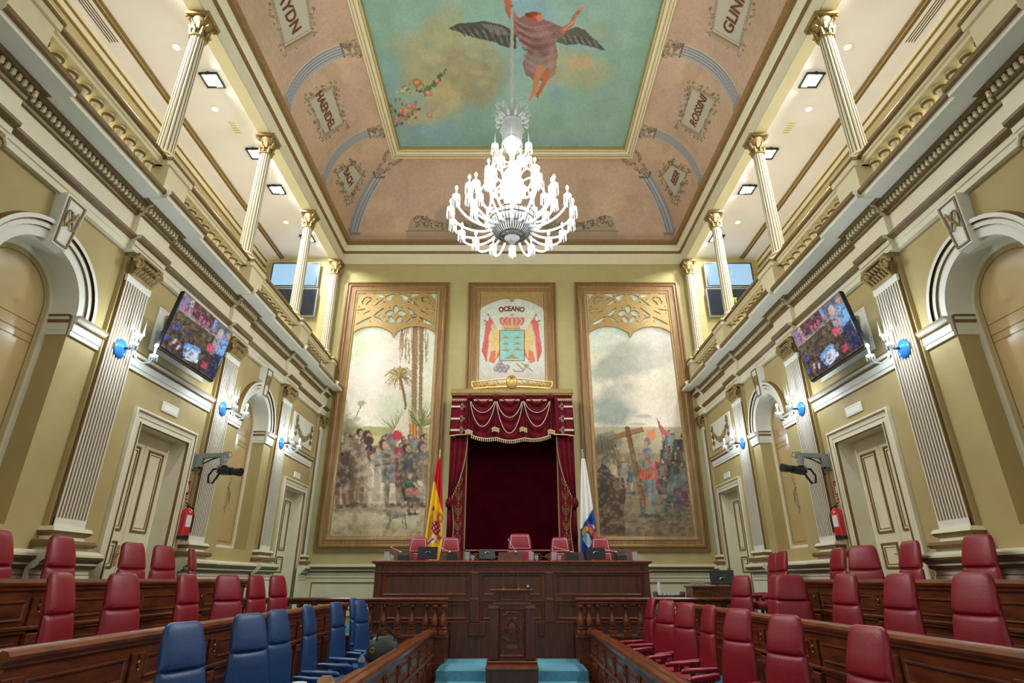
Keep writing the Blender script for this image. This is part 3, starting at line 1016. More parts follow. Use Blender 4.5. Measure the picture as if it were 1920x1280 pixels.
        lamp('flood_light', 'AREA', (0, 0, -.04), P_FLOOD, .24, (.96, .98, 1), t, rot=(0, s * math.radians(24), 0))
    for k, (dy, dx) in enumerate(((7.05, 5.78), (8.45, 5.79), (12.25, 5.80), (13.6, 5.8))):
        t = thing('downlight', 'small round downlight over the %s gallery, %s' % (sd, ['nearest the camera', 'second along', 'third along', 'beside the screens'][k]), 'downlight', (s * dx, dy, 10.1), group='round gallery downlights')
        g = MB(); g.lathe([(.075, 0), (.075, -.012), (.055, -.014), (.055, 0)], (0, 0, 0), 20); g.build('trim_ring', 'white', t, smooth=True)
        g = MB(); g.lathe([(.001, -.006), (.055, -.006), (.055, -.001)], (0, 0, 0), 16, cap=True); g.build('lamp_glass', 'flood' if k < 2 else 'flood', t)
        lamp('down_light', 'SPOT', (0, 0, -.03), P_DOWN, .05, (.98, .99, 1), t, spot=2.2)

for s in (-1, 1):
    for (gx, gy, gw, gl, q) in ((5.62, 8.95, .07, .16, 'small pale grille'), (5.62, 7.25, .05, .05, 'small pale sensor plate')):
        g = MB(); g.box(-gw, -gl, -.012, gw, gl, 0, 0, .004)
        for k in range(5 if gl > .1 else 2): g.box(-gw * .8, -gl * .85 + k * gl * .4, -.014, gw * .8, -gl * .8 + k * gl * .4, -.011, 1)
        o_ = g.build('ceiling_plate', ['cream', 'line'], None, (0, 0, 0)); o_.location = (s * gx, gy, 10.1)
        tag(o_, '%s in the ceiling above the %s gallery' % (q, SIDE[s]), 'vent')
# back wall dado
b = MB()
for x0, x1 in ((-4.75, -2.55), (2.55, 4.75)):
    pl = lambda u, w, d: (u, YB - d, w)
    n = len(DD)
    for i in range(n - 1):
        (da, za), (db, zb_) = DD[i], DD[i + 1]
        b.add([(x0, YB - da, za + .04), (x1, YB - da, za + .04), (x1, YB - db, zb_ + .04), (x0, YB - db, zb_ + .04)], [(0, 1, 2, 3)], DM[i])
    b.frame(x0 + .2, 1.0, x1 - .1, 1.58, [(0, .052), (.01, .065), (.03, .065), (.04, .052)], [1, 1, 0], pl)
struct('trim_11', b, ['cream2', 'brown'])

# ------------------------------------------------------------------ cornice, cove and painted ceiling
b = MB()
CP = [(0, 9.87), (0, 10.17), (.025, 10.175), (.025, 10.20), (.055, 10.215), (.07, 10.24), (.07, 10.26), (.09, 10.28), (.14, 10.40), (.14, 10.42), (.17, 10.43), (.19, 10.47), (.22, 10.48), (.22, 10.51), (.26, 10.52)]
b.frame(-4.832, Y0 - 1, 4.832, YB - .02, CP, [0, 0, 0, 1, 1, 1, 0, 0, 0, 1, 1, 2, 2, 2], lambda u, w, d: (u, w, d))
struct('trim_12', b, ['cream', 'brown', 'frame'])
b = MB()
XP, YP, ZP = 3.26, 12.28, 12.2
b.frame(-XP, Y0 - 1, XP, YP, [(0, ZP + .02), (0, ZP - .03), (.02, ZP - .04), (.04, ZP - .03), (.05, ZP), (.10, ZP), (.11, ZP - .015), (.13, ZP - .015), (.14, ZP + .02), (.19, ZP + .03), (.2, ZP + .02), (.225, ZP + .02), (.235, ZP + .06), (.255, ZP + .15)], [0, 0, 0, 1, 0, 0, 1, 0, 0, 2, 1, 0, 1], lambda u, w, d: (u, w, d))
struct('trim_13', b, ['cream', 'gilt', 'brown'])

SAL = (208, 178, 154)


def scrollwork(p, pts, w, seed, col=(120, 104, 86), n=60, size=4.5):
    """curly grisaille ornament along a path"""
    r = random.Random(seed)
    P = [Vector(q) for q in pts]
    L = [0]
    for a, c in zip(P, P[1:]): L.append(L[-1] + (c - a).length)
    for k in range(n):
        d = r.uniform(0, L[-1]); i = max(j for j in range(len(L) - 1) if L[j] <= d)
        q = P[i].lerp(P[i + 1], (d - L[i]) / max(1e-6, L[i + 1] - L[i]))
        cx, cy = q.x + r.uniform(-w, w), q.y + r.uniform(-w, w)
        a0 = r.uniform(0, 6.28); rr = r.uniform(.4, 1) * size
        arc = [(cx + rr * (1 - t / 12) * math.cos(a0 + t * .5), cy + rr * (1 - t / 12) * math.sin(a0 + t * .5)) for t in range(9)]
        c = col if r.random() < .6 else tuple(min(255, v + 80) for v in col)
        p.line(arc, 1.5, c, .75)


def cartouche(p, quad, w=2.6, seed=1):
    q = [Vector(a) for a in quad]
    c = sum(q, Vector((0, 0))) / len(q)
    big = [c + (a - c) * 1.22 for a in q]
    p.poly(big, (178, 160, 134), .8)
    p.poly([c + (a - c) * 1.12 for a in q], (150, 134, 108), .9)
    p.poly([c + (a - c) * 1.05 for a in q], (206, 200, 178), 1)
    p.poly(q, (198, 196, 178), 1)
    p.line(q + [q[0]], 1.2, (140, 122, 92), .8)
    scrollwork(p, [c + (a - c) * 1.30 for a in q + [q[0]]], 4, seed, n=90, size=4.5)


def fluted_band(p, uv, y0, y1, t0, t1, n=5):
    """painted pilaster following the cove: uv = (Y, t) arrays"""
    Y, T = uv
    m = (Y > y0) & (Y < y1) & (T > t0) & (T < t1)
    f = (Y - y0) / (y1 - y0) * n
    c = np.where(((f % 1) < .5)[..., None], np.array((186, 186, 186.)), np.array((140, 142, 148.)))
    edge = (f < .25) | (f > n - .25)
    c = np.where(edge[..., None], np.array((206, 200, 190.)), c)
    p.C = np.where(m[..., None], c, p.C)
    m = (Y > y0 - .04) & (Y < y1 + .04) & (T > t0 - .07) & (T < t0)
    p.C = np.where(m[..., None], np.array((160, 152, 142.)), p.C)
    m = (Y > y0 - .02) & (Y < y1 + .02) & (T > t1) & (T < t1 + .02)
    p.C = np.where(m[..., None], np.array((110, 96, 80.)), p.C)


def cove_grid(side, nu, nt):
    t = np.linspace(0, PI / 2, nt)[None, :]; u = np.linspace(0, 1, nu)[:, None]
    ct, st = np.cos(t), np.sin(t)
    if side:
        X = side * (XP + 1.35 * ct) + 0 * u; Y = 4.6 + (YP + 1.47 * ct - 4.6) * u; Z = 10.5 + 1.7 * st + 0 * u
        K = Y
    else:
        hx = XP + 1.35 * ct
        X = -hx + 2 * hx * u; Y = YP + 1.47 * ct + 0 * u; Z = 10.5 + 1.7 * st + 0 * u
        K = X
    return np.stack([X + 0 * t, Y + 0 * t, Z + 0 * t], -1), K + 0 * t, t + 0 * u


for side in (-1, 1, 0):
    G, K, T = cove_grid(side, 620 if side else 420, 190)
    U, V = topx(G)
    if side == 1: U = 1920 - U
    p = Paint(U, V, SAL)
    kk = Paint(K * 1.0, T * 1.5, SAL)
    p.C = kk.C; 
    q = Paint(K, T * 1.5, SAL)
    q.tint((194, 166, 150), .6, 1.3, 5, .4, .6).tint((222, 192, 162), .5, .9, 9, .5, .7).tint((180, 158, 128), .45, .5, 14, .5, .65).noise(.06, .05, 3)
    p.C = q.C
    if side:
        fluted_band(p, (K, T), 8.68, 9.0, .12, 1.27)
        fluted_band(p, (K, T), 11.14, 11.46, .12, 1.27)
        for yy in (8.84, 11.3):
            qq = Paint(K * 100, T * 150, SAL); qq.C = p.C
            scrollwork(qq, [(yy * 100 - 8, 199), (yy * 100 - 10, 232)], 8, 3, n=90, size=6)
            scrollwork(qq, [(yy * 100 + 8, 199), (yy * 100 + 12, 232)], 8, 4, n=90, size=6)
        cartouche(p, [(580, 188), (622, 167), (642, 230), (609, 250)], seed=2)
        cartouche(p, [(633, 325), (661, 309), (678, 330), (654, 369)], seed=3)
        cartouche(p, [(497, -60), (560, -90), (582, 55), (535, 82)], seed=4)
        D = (YP + 1.47 * np.cos(T)) - K     # distance from the mitre
    else:
        D = np.minimum(K + XP + 1.35 * np.cos(T), XP + 1.35 * np.cos(T) - K)
        p.ell(845, 410, 30, 26, (150, 140, 124), .5, .3)
        for x0, x1 in ((762, 900), (1020, 1158)):
            xm = (x0 + x1) / 2
            p.poly([(x0, 433), (x1, 433), (x1, 450), (x0, 450)], (156, 142, 124), .5)
            p.line([(x0 - 2, 433), (x1 + 2, 433)], 1.5, (96, 84, 70))
            a = x0 if x0 < 960 else x1; g = 1 if x0 < 960 else -1
            p.poly([(a + g * 2, 432), (a + g * 8, 412), (a + g * 22, 402), (a + g * 40, 408), (a + g * 70, 418), (a + g * 138, 424), (a + g * 138, 432)], (170, 152, 130), .9)
            scrollwork(p, [(a + g * 8, 424), (a + g * 24, 410), (a + g * 60, 422), (a + g * 130, 426)], 6, 8, (104, 90, 76), 90, 7)
        p.poly([(880, 400), (1040, 400), (1046, 432), (874, 432)], (140, 132, 118), .7)
        scrollwork(p, [(880, 410), (1040, 410)], 12, 12, (100, 92, 80), 80, 9)
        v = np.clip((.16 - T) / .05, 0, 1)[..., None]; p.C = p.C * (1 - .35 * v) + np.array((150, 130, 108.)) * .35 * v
    # fluted band on the mitre
    w = .22
    m = (D < w) & (T > .16) & (T < 1.12)
    f = (D / w * 2.5)
    c = np.where(((f % 1) < .5)[..., None], np.array((188, 188, 188.)), np.array((136, 140, 150.)))
    p.C = np.where(m[..., None], c, p.C)
    m = (D < w + .05) & (T > .10) & (T <= .16); p.C = np.where(m[..., None], np.array((150, 144, 136.)), p.C)
    m = (D < w + .04) & (T > 1.12) & (T <= 1.15); p.C = np.where(m[..., None], np.array((96, 86, 74.)), p.C)
    qq = Paint(D * 100, T * 150, SAL); qq.C = p.C
    scrollwork(qq, [(4, 178), (14, 200), (30, 228)], 9, 21, n=110, size=6)
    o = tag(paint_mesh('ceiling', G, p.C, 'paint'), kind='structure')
    if side:
        # lettering on the cove
        for txt, px, sz, in (('HAYDN' if side < 0 else 'GLINKA', (538, 14), .36), ('HAENDEL' if side < 0 else 'ROSSINI', (610, 208), .30), ('BACH' if side < 0 else 'BEER', (653, 333), .28)):
            best = None
            for i in range(900):
                t = i / 900 * PI / 2
                q = onX(px[0], px[1], -(XP + 1.35 * math.cos(t)))
                e = abs(q.z - 10.5 - 1.7 * math.sin(t))
                if best is None or e < best[0]: best = (e, t, q.y)
            _, tc, yc = best
            vs, fs = text2d(txt, sz, .006, .82)
            g = MB()
            pos = []
            for a, c in vs:
                t = tc + c / 1.55
                y = yc + (a if side < 0 else -a)
                pos.append((side * (XP + 1.35 * math.cos(t) - .012 * math.cos(t)), y, 10.5 + 1.7 * math.sin(t) - .012 * math.sin(t)))
            g.add(pos, fs)
            g.build('lettering', 'letter', o, recalc=False)

# painted centre panel (sky with a winged figure, a free stand-in)
nx, ny = 560, 520
xs = np.linspace(-3.05, 3.05, nx)[:, None]; ys = np.linspace(4.2, 12.12, ny)[None, :]
G = np.stack([xs + 0 * ys, ys + 0 * xs, np.full((nx, ny), ZP + .15)], -1)
U, V = topx(G)
p = Paint(U, V, (150, 184, 172), 3.0)
p.tint((138, 172, 188), .75, 110, 2, .42, .6).tint((140, 178, 160), .6, 90, 6, .45, .6)
p.ell(840, 120, 95, 75, (176, 172, 132), .85, .5, .5, .35).ell(880, 140, 70, 50, (158, 148, 116), .7, .6, 0, .4, 7)
p.ell(830, 190, 34, 34, (198, 186, 140), .8, .5, .8, .4, 9).ell(795, 215, 42, 18, (190, 184, 146), .7, .6, -.3, .4, 11)
p.ell(845, 40, 30, 34, (170, 172, 130), .6, .5, 0, .4, 13).ell(1085, 130, 62, 34, (180, 180, 138), .75, .6, .2, .4, 15).ell(1090, 118, 22, 14, (206, 176, 130), .7, .6, 0, .3, 17)
p.ell(1120, 60, 40, 16, (168, 180, 144), .5, .6, 0, .4, 18)
LT = random.Random(9)
for k in range(46): p.ell(LT.uniform(790, 930), LT.uniform(80, 225), LT.uniform(5, 16), LT.uniform(4, 10), LT.choice([(186, 178, 134), (160, 150, 116), (204, 190, 146), (146, 160, 146)]), .35, .9, 0, .5, k)
# wings
p.poly([(839, 53), (860, 44), (910, 40), (945, 48), (968, 62), (968, 92), (945, 88), (925, 78), (895, 72), (870, 64)], (86, 84, 80))
p.poly([(900, 44), (940, 50), (960, 66), (930, 66)], (128, 128, 122), .8)
for k in range(16): p.line([(848 + k * 7, 50 + k * .6), (866 + k * 6.4, 66 + k * 1.4)], 1.6, (56, 56, 56) if k % 2 else (146, 144, 138), .7)
p.poly([(1040, 78), (1062, 58), (1080, 50), (1096, 56), (1138, 96), (1116, 90), (1090, 82), (1062, 84)], (96, 96, 88))
for k in range(12): p.line([(1052 + k * 6, 62 + k * 1.2), (1062 + k * 6, 80 + k * 1.0)], 1.5, (60, 60, 58) if k % 2 else (160, 158, 144), .7)
# figure
p.poly([(957, -60), (985, -30), (1012, -8), (1030, 20), (1016, 44), (990, 40), (968, 20), (950, 0)], (150, 112, 92), .0)
p.line([(948, -20), (955, 20), (968, 44)], 13, (178, 108, 84), w2=16)
p.poly([(962, 36), (990, 28), (1030, 40), (1058, 52), (1058, 66), (1040, 76), (1046, 100), (1040, 140), (1025, 152), (1000, 150), (985, 140), (980, 118), (990, 96), (975, 78), (964, 62)], (140, 104, 100))
for k in range(13):
    y = 40 + k * 7.5; x = 966 + k * 2.0
    arc = [(x + i * (74 - k * 1.5) / 8, y + 15 * math.sin(i / 8 * PI) - 3 + (4 if i > 6 else 0)) for i in range(9)]
    p.line(arc, 3.2, (98, 66, 66) if k % 2 else (180, 146, 142), .6, 1.2)
p.ell(1018, 62, 16, 12, (176, 140, 138), .5, .8, .4); p.ell(1004, 96, 14, 18, (104, 72, 72), .5, .9, .3); p.ell(1034, 112, 8, 26, (180, 144, 132), .5, .8)
p.ell(1003, 31, 13, 9, (176, 92, 64), 1, .3, -.2).ell(1012, 34, 7, 6, (206, 136, 104), 1, .3).ell(992, 28, 8, 5, (120, 60, 40)).ell(1000, 26, 9, 4, (140, 70, 44))
p.line([(1055, 58), (1072, 44), (1078, 30), (1088, 18)], 10, (178, 112, 88), w2=6).line([(1058, 56), (1074, 42), (1080, 30)], 4, (220, 164, 136), .7, 2)
for q in ((1094, 13), (1092, 18), (1088, 12), (1083, 15)): p.line([(1086, 20), q], 2.4, (208, 148, 120))
p.ell(1005, 120, 26, 22, (150, 140, 130), .7, .6, .2, .4, 31).ell(1030, 140, 16, 22, (176, 160, 140), .5, .6, 0, .4, 33)
p.line([(1012, 128), (1004, 158), (1000, 176)], 13, (200, 132, 96), w2=7).line([(1026, 134), (1018, 160), (1008, 178)], 11, (186, 112, 78), w2=6)
p.line([(1000, 174), (993, 188)], 6, (204, 138, 104), w2=4).line([(1008, 174), (1008, 181)], 5, (180, 104, 74))
# garlands
r = random.Random(3)
for k in range(150):
    a = r.random()
    if a < .55: x, y = r.gauss(758, 14), r.gauss(212, 11)
    elif a < .8: x, y = r.gauss(775, 14), 165 - (r.random() - .5) * 20
    else: x, y = r.uniform(795, 835), 0; y = 175 - (x - 795) * 1.0 + r.uniform(-6, 6)
    c = r.choice([(206, 120, 110), (224, 160, 140), (92, 116, 80), (78, 104, 74), (214, 190, 150), (176, 130, 70)])
    if a >= .8 and c[0] > 150: c = (92, 116, 84)
    p.ell(x, y, r.uniform(1.5, 4.5), r.uniform(1.2, 3.2), c, .9, .4, r.uniform(0, 3))
for q in (((803, 175), 8), ((745, 228), 6), ((782, 155), 9), ((752, 208), 7), ((768, 200), 8), ((820, 152), 5), ((806, 217), 6)):
    p.ell(q[0][0], q[0][1], q[1], q[1] * .75, (208, 130, 118) if q[1] != 9 else (178, 120, 62), .9, .5, .5, .3, q[0][0])
    p.ell(q[0][0] - 1, q[0][1] - 1, q[1] * .45, q[1] * .35, (232, 180, 160), .8, .5)
p.noise(.07, 26, 41).noise(.06, 3, 43)
tag(paint_mesh('ceiling', G, p.C, 'paint'), kind='structure')
b = MB(); b.box(-XP - .3, Y0 - 1, ZP + .2, XP + .3, YP + .3, ZP + .25); b.box(-5, Y0 - 1, ZP, XP * -1 + .02, 4.7, ZP + .05); b.box(XP - .02, Y0 - 1, ZP, 5, 4.7, ZP + .05)
for s in (-1, 1):
    L1 = [(s * (XP + 1.35 * math.cos(t)), Y0 - 1, 10.5 + 1.7 * math.sin(t)) for t in [i * PI / 24 for i in range(13)]]
    L2 = [(x, 4.62, z) for x, y, z in L1]
    b.loft([L1, L2], 1, False, False)
b.box(-XP, Y0 - 1, ZP + .14, XP, 4.22, ZP + .16, 2)
M['salmon'] = mat('salmon cove paint', SAL, .75, var=.08, scale=2)
M['skyp'] = mat('painted sky', (134, 166, 160), .75, var=.08, scale=1)
struct('ceiling', b, ['cream', 'salmon', 'skyp'])

# ------------------------------------------------------------------ chandelier
CHY = 8.0
t = thing('chandelier', 'large white crystal chandelier hanging in the middle of the hall', 'chandelier', (0, CHY, 6.8))
CO = (0, CHY, 0)


def zz(z): return z - 6.8


b = MB()
b.lathe([(.001, -.08), (.05, -.06), (.06, -.02), (.03, .02), (.12, .05), (.27, .14), (.36, .28), (.39, .42), (.35, .46), (.10, .5), (.05, .6), (.09, .75), (.12, .85), (.06, .95), (.05, 1.15), (.10, 1.25), (.16, 1.32), (.13, 1.4), (.05, 1.5), (.045, 1.75), (.08, 1.85), (.15, 1.98), (.17, 2.06), (.06, 2.1), (.05, 2.2), (.12, 2.15), (.14, 2.18), (.14, 2.5), (.06, 2.52), (.03, 2.8)], (0, 0, 0), 20)
b.build('body', 'crystal', t, smooth=True)
b = MB()
for k in range(44):          # bead net over the bowl
    a = 2 * PI * k / 44
    b.tube([(r * math.cos(a), r * math.sin(a), z) for r, z in ((.13, .045), (.28, .135), (.37, .28), (.40, .43))], .009, 4)
for r, z in ((.21, .09), (.33, .21), (.385, .35), (.405, .44)):
    b.tube([(r * math.cos(a * PI / 12), r * math.sin(a * PI / 12), z) for a in range(25)], .012, 5)
b.build('bead_net', 'beadgrey', t)
b = MB()
for k in range(30):
    a = 2 * PI * k / 30
    b.lathe([(.001, 0), (.010, .02), (.008, .3), (.001, .34)], (.175 * math.cos(a), .175 * math.sin(a), 2.15), 5)
    b.lathe([(.001, 0), (.012, .02), (.002, .10)], (.18 * math.cos(a), .18 * math.sin(a), 1.95), 5)
b.lathe([(.172, 2.48), (.185, 2.49), (.185, 2.52), (.165, 2.53)], (0, 0, 0), 20)
b.build('prism_curtain', 'crystal', t)
b = MB()
for k in range(12):
    a = 2 * PI * k / 12; ca, sa = math.cos(a), math.sin(a)
    up = k % 2
    pts = [(.05, 2.50), (.13, 2.66 + .06 * up), (.22, 2.78 + .07 * up), (.30, 2.78 + .06 * up), (.33, 2.72 + .05 * up), (.29, 2.66 + .04 * up), (.25, 2.70 + .04 * up), (.27, 2.74 + .04 * up)]
    b.tube([(r * ca, r * sa, z) for r, z in pts], [.022, .022, .021, .020, .019, .017, .014, .010], 6)
    pts = [(.06, 2.50), (.16, 2.56), (.27, 2.58), (.31, 2.52), (.28, 2.46), (.24, 2.49)]
    b.tube([(r * math.cos(a + .26), r * math.sin(a + .26), z) for r, z in pts], .017, 6)
b.build('crown_scroll', 'crystal', t, smooth=True)
b = MB()
b.tube([(0.006 * math.sin(i * 1.7), 0.006 * math.cos(i * 2.3), 2.5 + i * (ZP + .12 - 6.8 - 2.5) / 40) for i in range(41)], [.075 - .045 * min(1, i / 8) + .004 * (i % 2) for i in range(41)], 10)
b.build('chain_sleeve', 'white', t, smooth=True)


def arm_mesh(pts, r0, r1):
    b = MB()
    n = len(pts)
    # smooth through the points
    out = []
    for i in range(n - 1):
        p0 = Vector((*pts[max(0, i - 1)],)); p1 = Vector((*pts[i],)); p2 = Vector((*pts[i + 1],)); p3 = Vector((*pts[min(n - 1, i + 2)],))
        for q in range(5):
            u = q / 5
            out.append(.5 * ((2 * p1) + (p2 - p0) * u + (2 * p0 - 5 * p1 + 4 * p2 - p3) * u * u + (3 * p1 - p0 - 3 * p2 + p3) * u ** 3))
    out.append(Vector(pts[-1]))
    m = len(out)
    b.tube([(p[0], 0, p[1]) for p in out], [r0 + (r1 - r0) * i / (m - 1) for i in range(m)], 8)
    return b


def cup(b, x, z, r=.062, drop=.17, n=9):
    b.lathe([(.012, z - .03), (.03, z - .01), (r, z + .01), (r * 1.05, z + .03), (r * .8, z + .025), (.02, z + .01)], (x, 0, 0), 12)
    for k in range(n):
        a = 2 * PI * k / n
        b.lathe([(.001, z - drop), (.011, z - drop + .025), (.005, z - .06), (.009, z - .03), (.002, z + .01)], (x + r * math.cos(a), r * math.sin(a), 0), 4)


def tier(name, n, pts, lit, ph, r0=.024, r1=.018, R=None, candle=.13, power=P_CHAND):
    xe, ze = pts[-1]
    arm = arm_mesh(pts, r0, r1).build(name, 'crystal', t, smooth=True)
    b = MB(); cup(b, xe, ze + .03); b.build('drip_pan', 'crystal', arm)
    if lit:
        b = MB(); b.lathe([(.014, ze + .04), (.013, ze + .04 + candle), (.001, ze + .04 + candle)], (xe, 0, 0), 8); b.build('candle', 'white', arm, smooth=True)
        b = MB(); zb = ze + .04 + candle
        b.lathe([(.006, zb), (.022, zb + .02), (.025, zb + .04), (.014, zb + .065), (.001, zb + .085)], (xe, 0, 0), 10); b.build('bulb', 'lampbulb', arm, smooth=True)
        if power: lamp('candle_light', 'POINT', (xe, 0, zb + .04), power, .03, (1, .98, .95), arm)
    else:
        b = MB(); b.lathe([(.03, ze + .05), (.02, ze + .1), (.012, ze + .16), (.001, ze + .36)], (xe, 0, 0), 6); b.build('spike', 'crystal', arm)
    for k in range(n):
        a = ph + 2 * PI * k / n
        if k == 0:
            arm.rotation_euler = (0, 0, a)
        else:
            c = copy_tree(arm, t); c.rotation_euler = (0, 0, a)


tier('arm', 18, [(.20, .30), (.34, .18), (.55, .12), (.80, .17), (.97, .30), (1.03, .46)], True, .17)
tier('arm', 12, [(.12, .62), (.30, .42), (.50, .42), (.66, .60), (.73, .80)], True, .1)
tier('arm', 8, [(.06, 1.02), (.2, .92), (.32, .98), (.40, 1.15), (.43, 1.32)], True, .35, power=3.0)
tier('arm', 8, [(.06, 1.0), (.18, 1.2), (.33, 1.28), (.46, 1.16), (.56, .95), (.55, .86)], False, .0, .018, .014)
tier('arm', 6, [(.05, 1.6), (.14, 1.58), (.26, 1.68), (.34, 1.80)], False, .5, .016, .013)
b = MB()
for k in range(24):
    a = 2 * PI * k / 24
    b.lathe([(.001, 0), (.012, .03), (.002, .16)], (.30 * math.cos(a), .30 * math.sin(a), .14), 4)
    b.lathe([(.001, 0), (.014, .03), (.002, .2)], (.2 * math.cos(a), .2 * math.sin(a), .98), 4)
    b.lathe([(.001, 0), (.012, .03), (.003, .5)], (.13 * math.cos(a), .13 * math.sin(a), .78), 4)
b.build('pendants', 'crystal', t)

# ------------------------------------------------------------------ back wall: framed murals
FR = [(0, 0), (0, .05), (.02, .075), (.05, .08), (.07, .05), (.085, .05), (.10, .085), (.13, .09), (.15, .06), (.16, .055), (.25, .055), (.26, .07), (.275, .07), (.285, .05), (.33, .045), (.345, .03), (.36, .0)]
FM = [1, 1, 2, 0, 2, 1, 0, 0, 1, 0, 0, 1, 0, 1, 0, 1]


def grid_plane(x0, x1, z0, z1, y, nx, nz):
    xs = np.linspace(x0, x1, nx)[:, None]; zs = np.linspace(z0, z1, nz)[None, :]
    return np.stack([xs + 0 * zs, np.full((nx, nz), y), zs + 0 * xs], -1)


def framed(name, x0, z0, x1, z1, lab, fw=.36):
    t = thing(name, lab, 'painting', ((x0 + x1) / 2, YB, z0))
    b = MB()
    k = fw / .36
    b.frame(x0, z0, x1, z1, [(a * k, d) for a, d in FR], FM, lambda u, w, d: (u, YB - .004 - d, w))
    b.build('frame', ['frame', 'frame2', 'brown'], t, t.location[:])
    return t


def tracery(t, x0, x1, z1, zb, m='tracery'):
    """gilded pierced spandrel: rosette, lobes and a double arch below"""
    w = x1 - x0; xc = (x0 + x1) / 2
    nx, nz = 290, 180
    us = np.linspace(0, 1, nx + 1)[:-1][:, None] + .5 / nx; vs_ = np.linspace(0, 1, nz + 1)[:-1][None, :] + .5 / nz
    # design space: 1270 wide, 790 tall, y downwards from the top edge
    Ux = np.abs(us - .5) * 1270 + 0 * vs_; Vy = vs_ * 790 + 0 * us
    p = Paint(Ux, Vy, (1, 0, 0))
    Q = lambda pts: [(915 - x if x < 915 else 0.0 if x == 915 else 915 - x, y - 180) for x, y in pts]

    def lens(ax, ay, bx_, by_, t1, t2=None):
        t2 = t1 if t2 is None else t2
        a = Vector((ax, ay)); c = Vector((bx_, by_)); d = c - a; n = Vector((-d.y, d.x)).normalized()
        pts = [a + d * (i / 12) + n * t1 * math.sin(PI * i / 12) for i in range(13)] + [c - d * (i / 12) - n * t2 * math.sin(PI * i / 12) for i in range(1, 12)]
        p.poly(Q([(v.x, v.y) for v in pts]), (0, 0, 0))
    # open area under the two arches
    arch = [(915, 970), (905, 925), (940, 912), (900, 895), (925, 880), (880, 862)]
    arch = [(915, 975), (885, 930), (905, 915), (870, 905), (890, 890), (850, 868), (790, 830), (720, 800), (640, 782), (560, 778), (470, 786), (390, 810), (330, 842), (275, 890), (290, 905), (262, 925), (240, 945), (200, 975)]
    p.poly(Q(arch + [(200, 1100), (915, 1100)]), (0, 0, 0))
    lens(290, 752, 548, 598, 46, 12); lens(560, 600, 735, 722, 10, 36); lens(556, 592, 724, 440, 52, 6)
    lens(560, 412, 702, 276, 40, 6); lens(520, 192, 700, 262, 8, 30); p.poly(Q([(540, 184), (690, 184), (702, 250), (600, 215)]), (0, 0, 0))
    p.ell(*Q([(782, 268)])[0], 52, 48, (0, 0, 0), 1, .05); lens(720, 250, 896, 196, 34, 18)
    lens(275, 492, 436, 462, 26, 4); lens(390, 572, 524, 488, 10, 10)
    p.poly(Q([(285, 184), (430, 190), (345, 225), (300, 290), (285, 380)]), (0, 0, 0)); p.poly(Q([(262, 430), (285, 440), (270, 480)]), (0, 0, 0))
    p.line(Q([(445, 250), (392, 275), (385, 315), (362, 335), (378, 378)]), 17, (0, 0, 0)); p.line(Q([(478, 262), (508, 280), (500, 320), (462, 345), (440, 385)]), 24, (0, 0, 0))
    for k in range(5):
        a = -PI / 2 + k * 2 * PI / 5
        cx, cy = 915 + 105 * math.cos(a), 572 + 105 * math.sin(a) * 1.0
        p.ell(915 - cx, cy - 180, 66, 44, (0, 0, 0), 1, .05, a if cx <= 915 else a, 0)
        p.ell(cx - 915, cy - 180, 66, 44, (0, 0, 0), 1, .05, PI - a)
    for x, y in ((600, 292), (715, 345), (320, 428), (320, 545), (655, 592), (520, 690), (745, 605), (820, 440), (790, 690)): p.poly(Q([(x - 14, y + 12), (x + 14, y + 4), (x + 2, y - 16)]), (0, 0, 0))
    S = p.C[..., 0] > .5
    b = MB(); dx = w / nx; H = z1 - zb; dz = H / nz
    ids = {}

    def vid(i, j, k):
        key = (i, j, k)
        if key not in ids:
            ids[key] = len(b.v); b.v.append((x0 + i * dx, YB - .075 + k * .035, z1 - j * dz))
        return ids[key]
    Sp = np.pad(S, 1)
    for i, j in zip(*np.nonzero(S)):
        i = int(i); j = int(j)
        b.f.append((vid(i, j, 0), vid(i + 1, j, 0), vid(i + 1, j + 1, 0), vid(i, j + 1, 0))); b.m.append(0)
        for di, dj, a_, c_ in ((-1, 0, (0, 0), (0, 1)), (1, 0, (1, 0), (1, 1)), (0, -1, (0, 0), (1, 0)), (0, 1, (0, 1), (1, 1))):
            if not Sp[i + 1 + di, j + 1 + dj]:
                b.f.append((vid(i + a_[0], j + a_[1], 0), vid(i + c_[0], j + c_[1], 0), vid(i + c_[0], j + c_[1], 1), vid(i + a_[0], j + a_[1], 1))); b.m.append(0)
    return b.build('tracery', m, t, t.location[:], recalc=False)


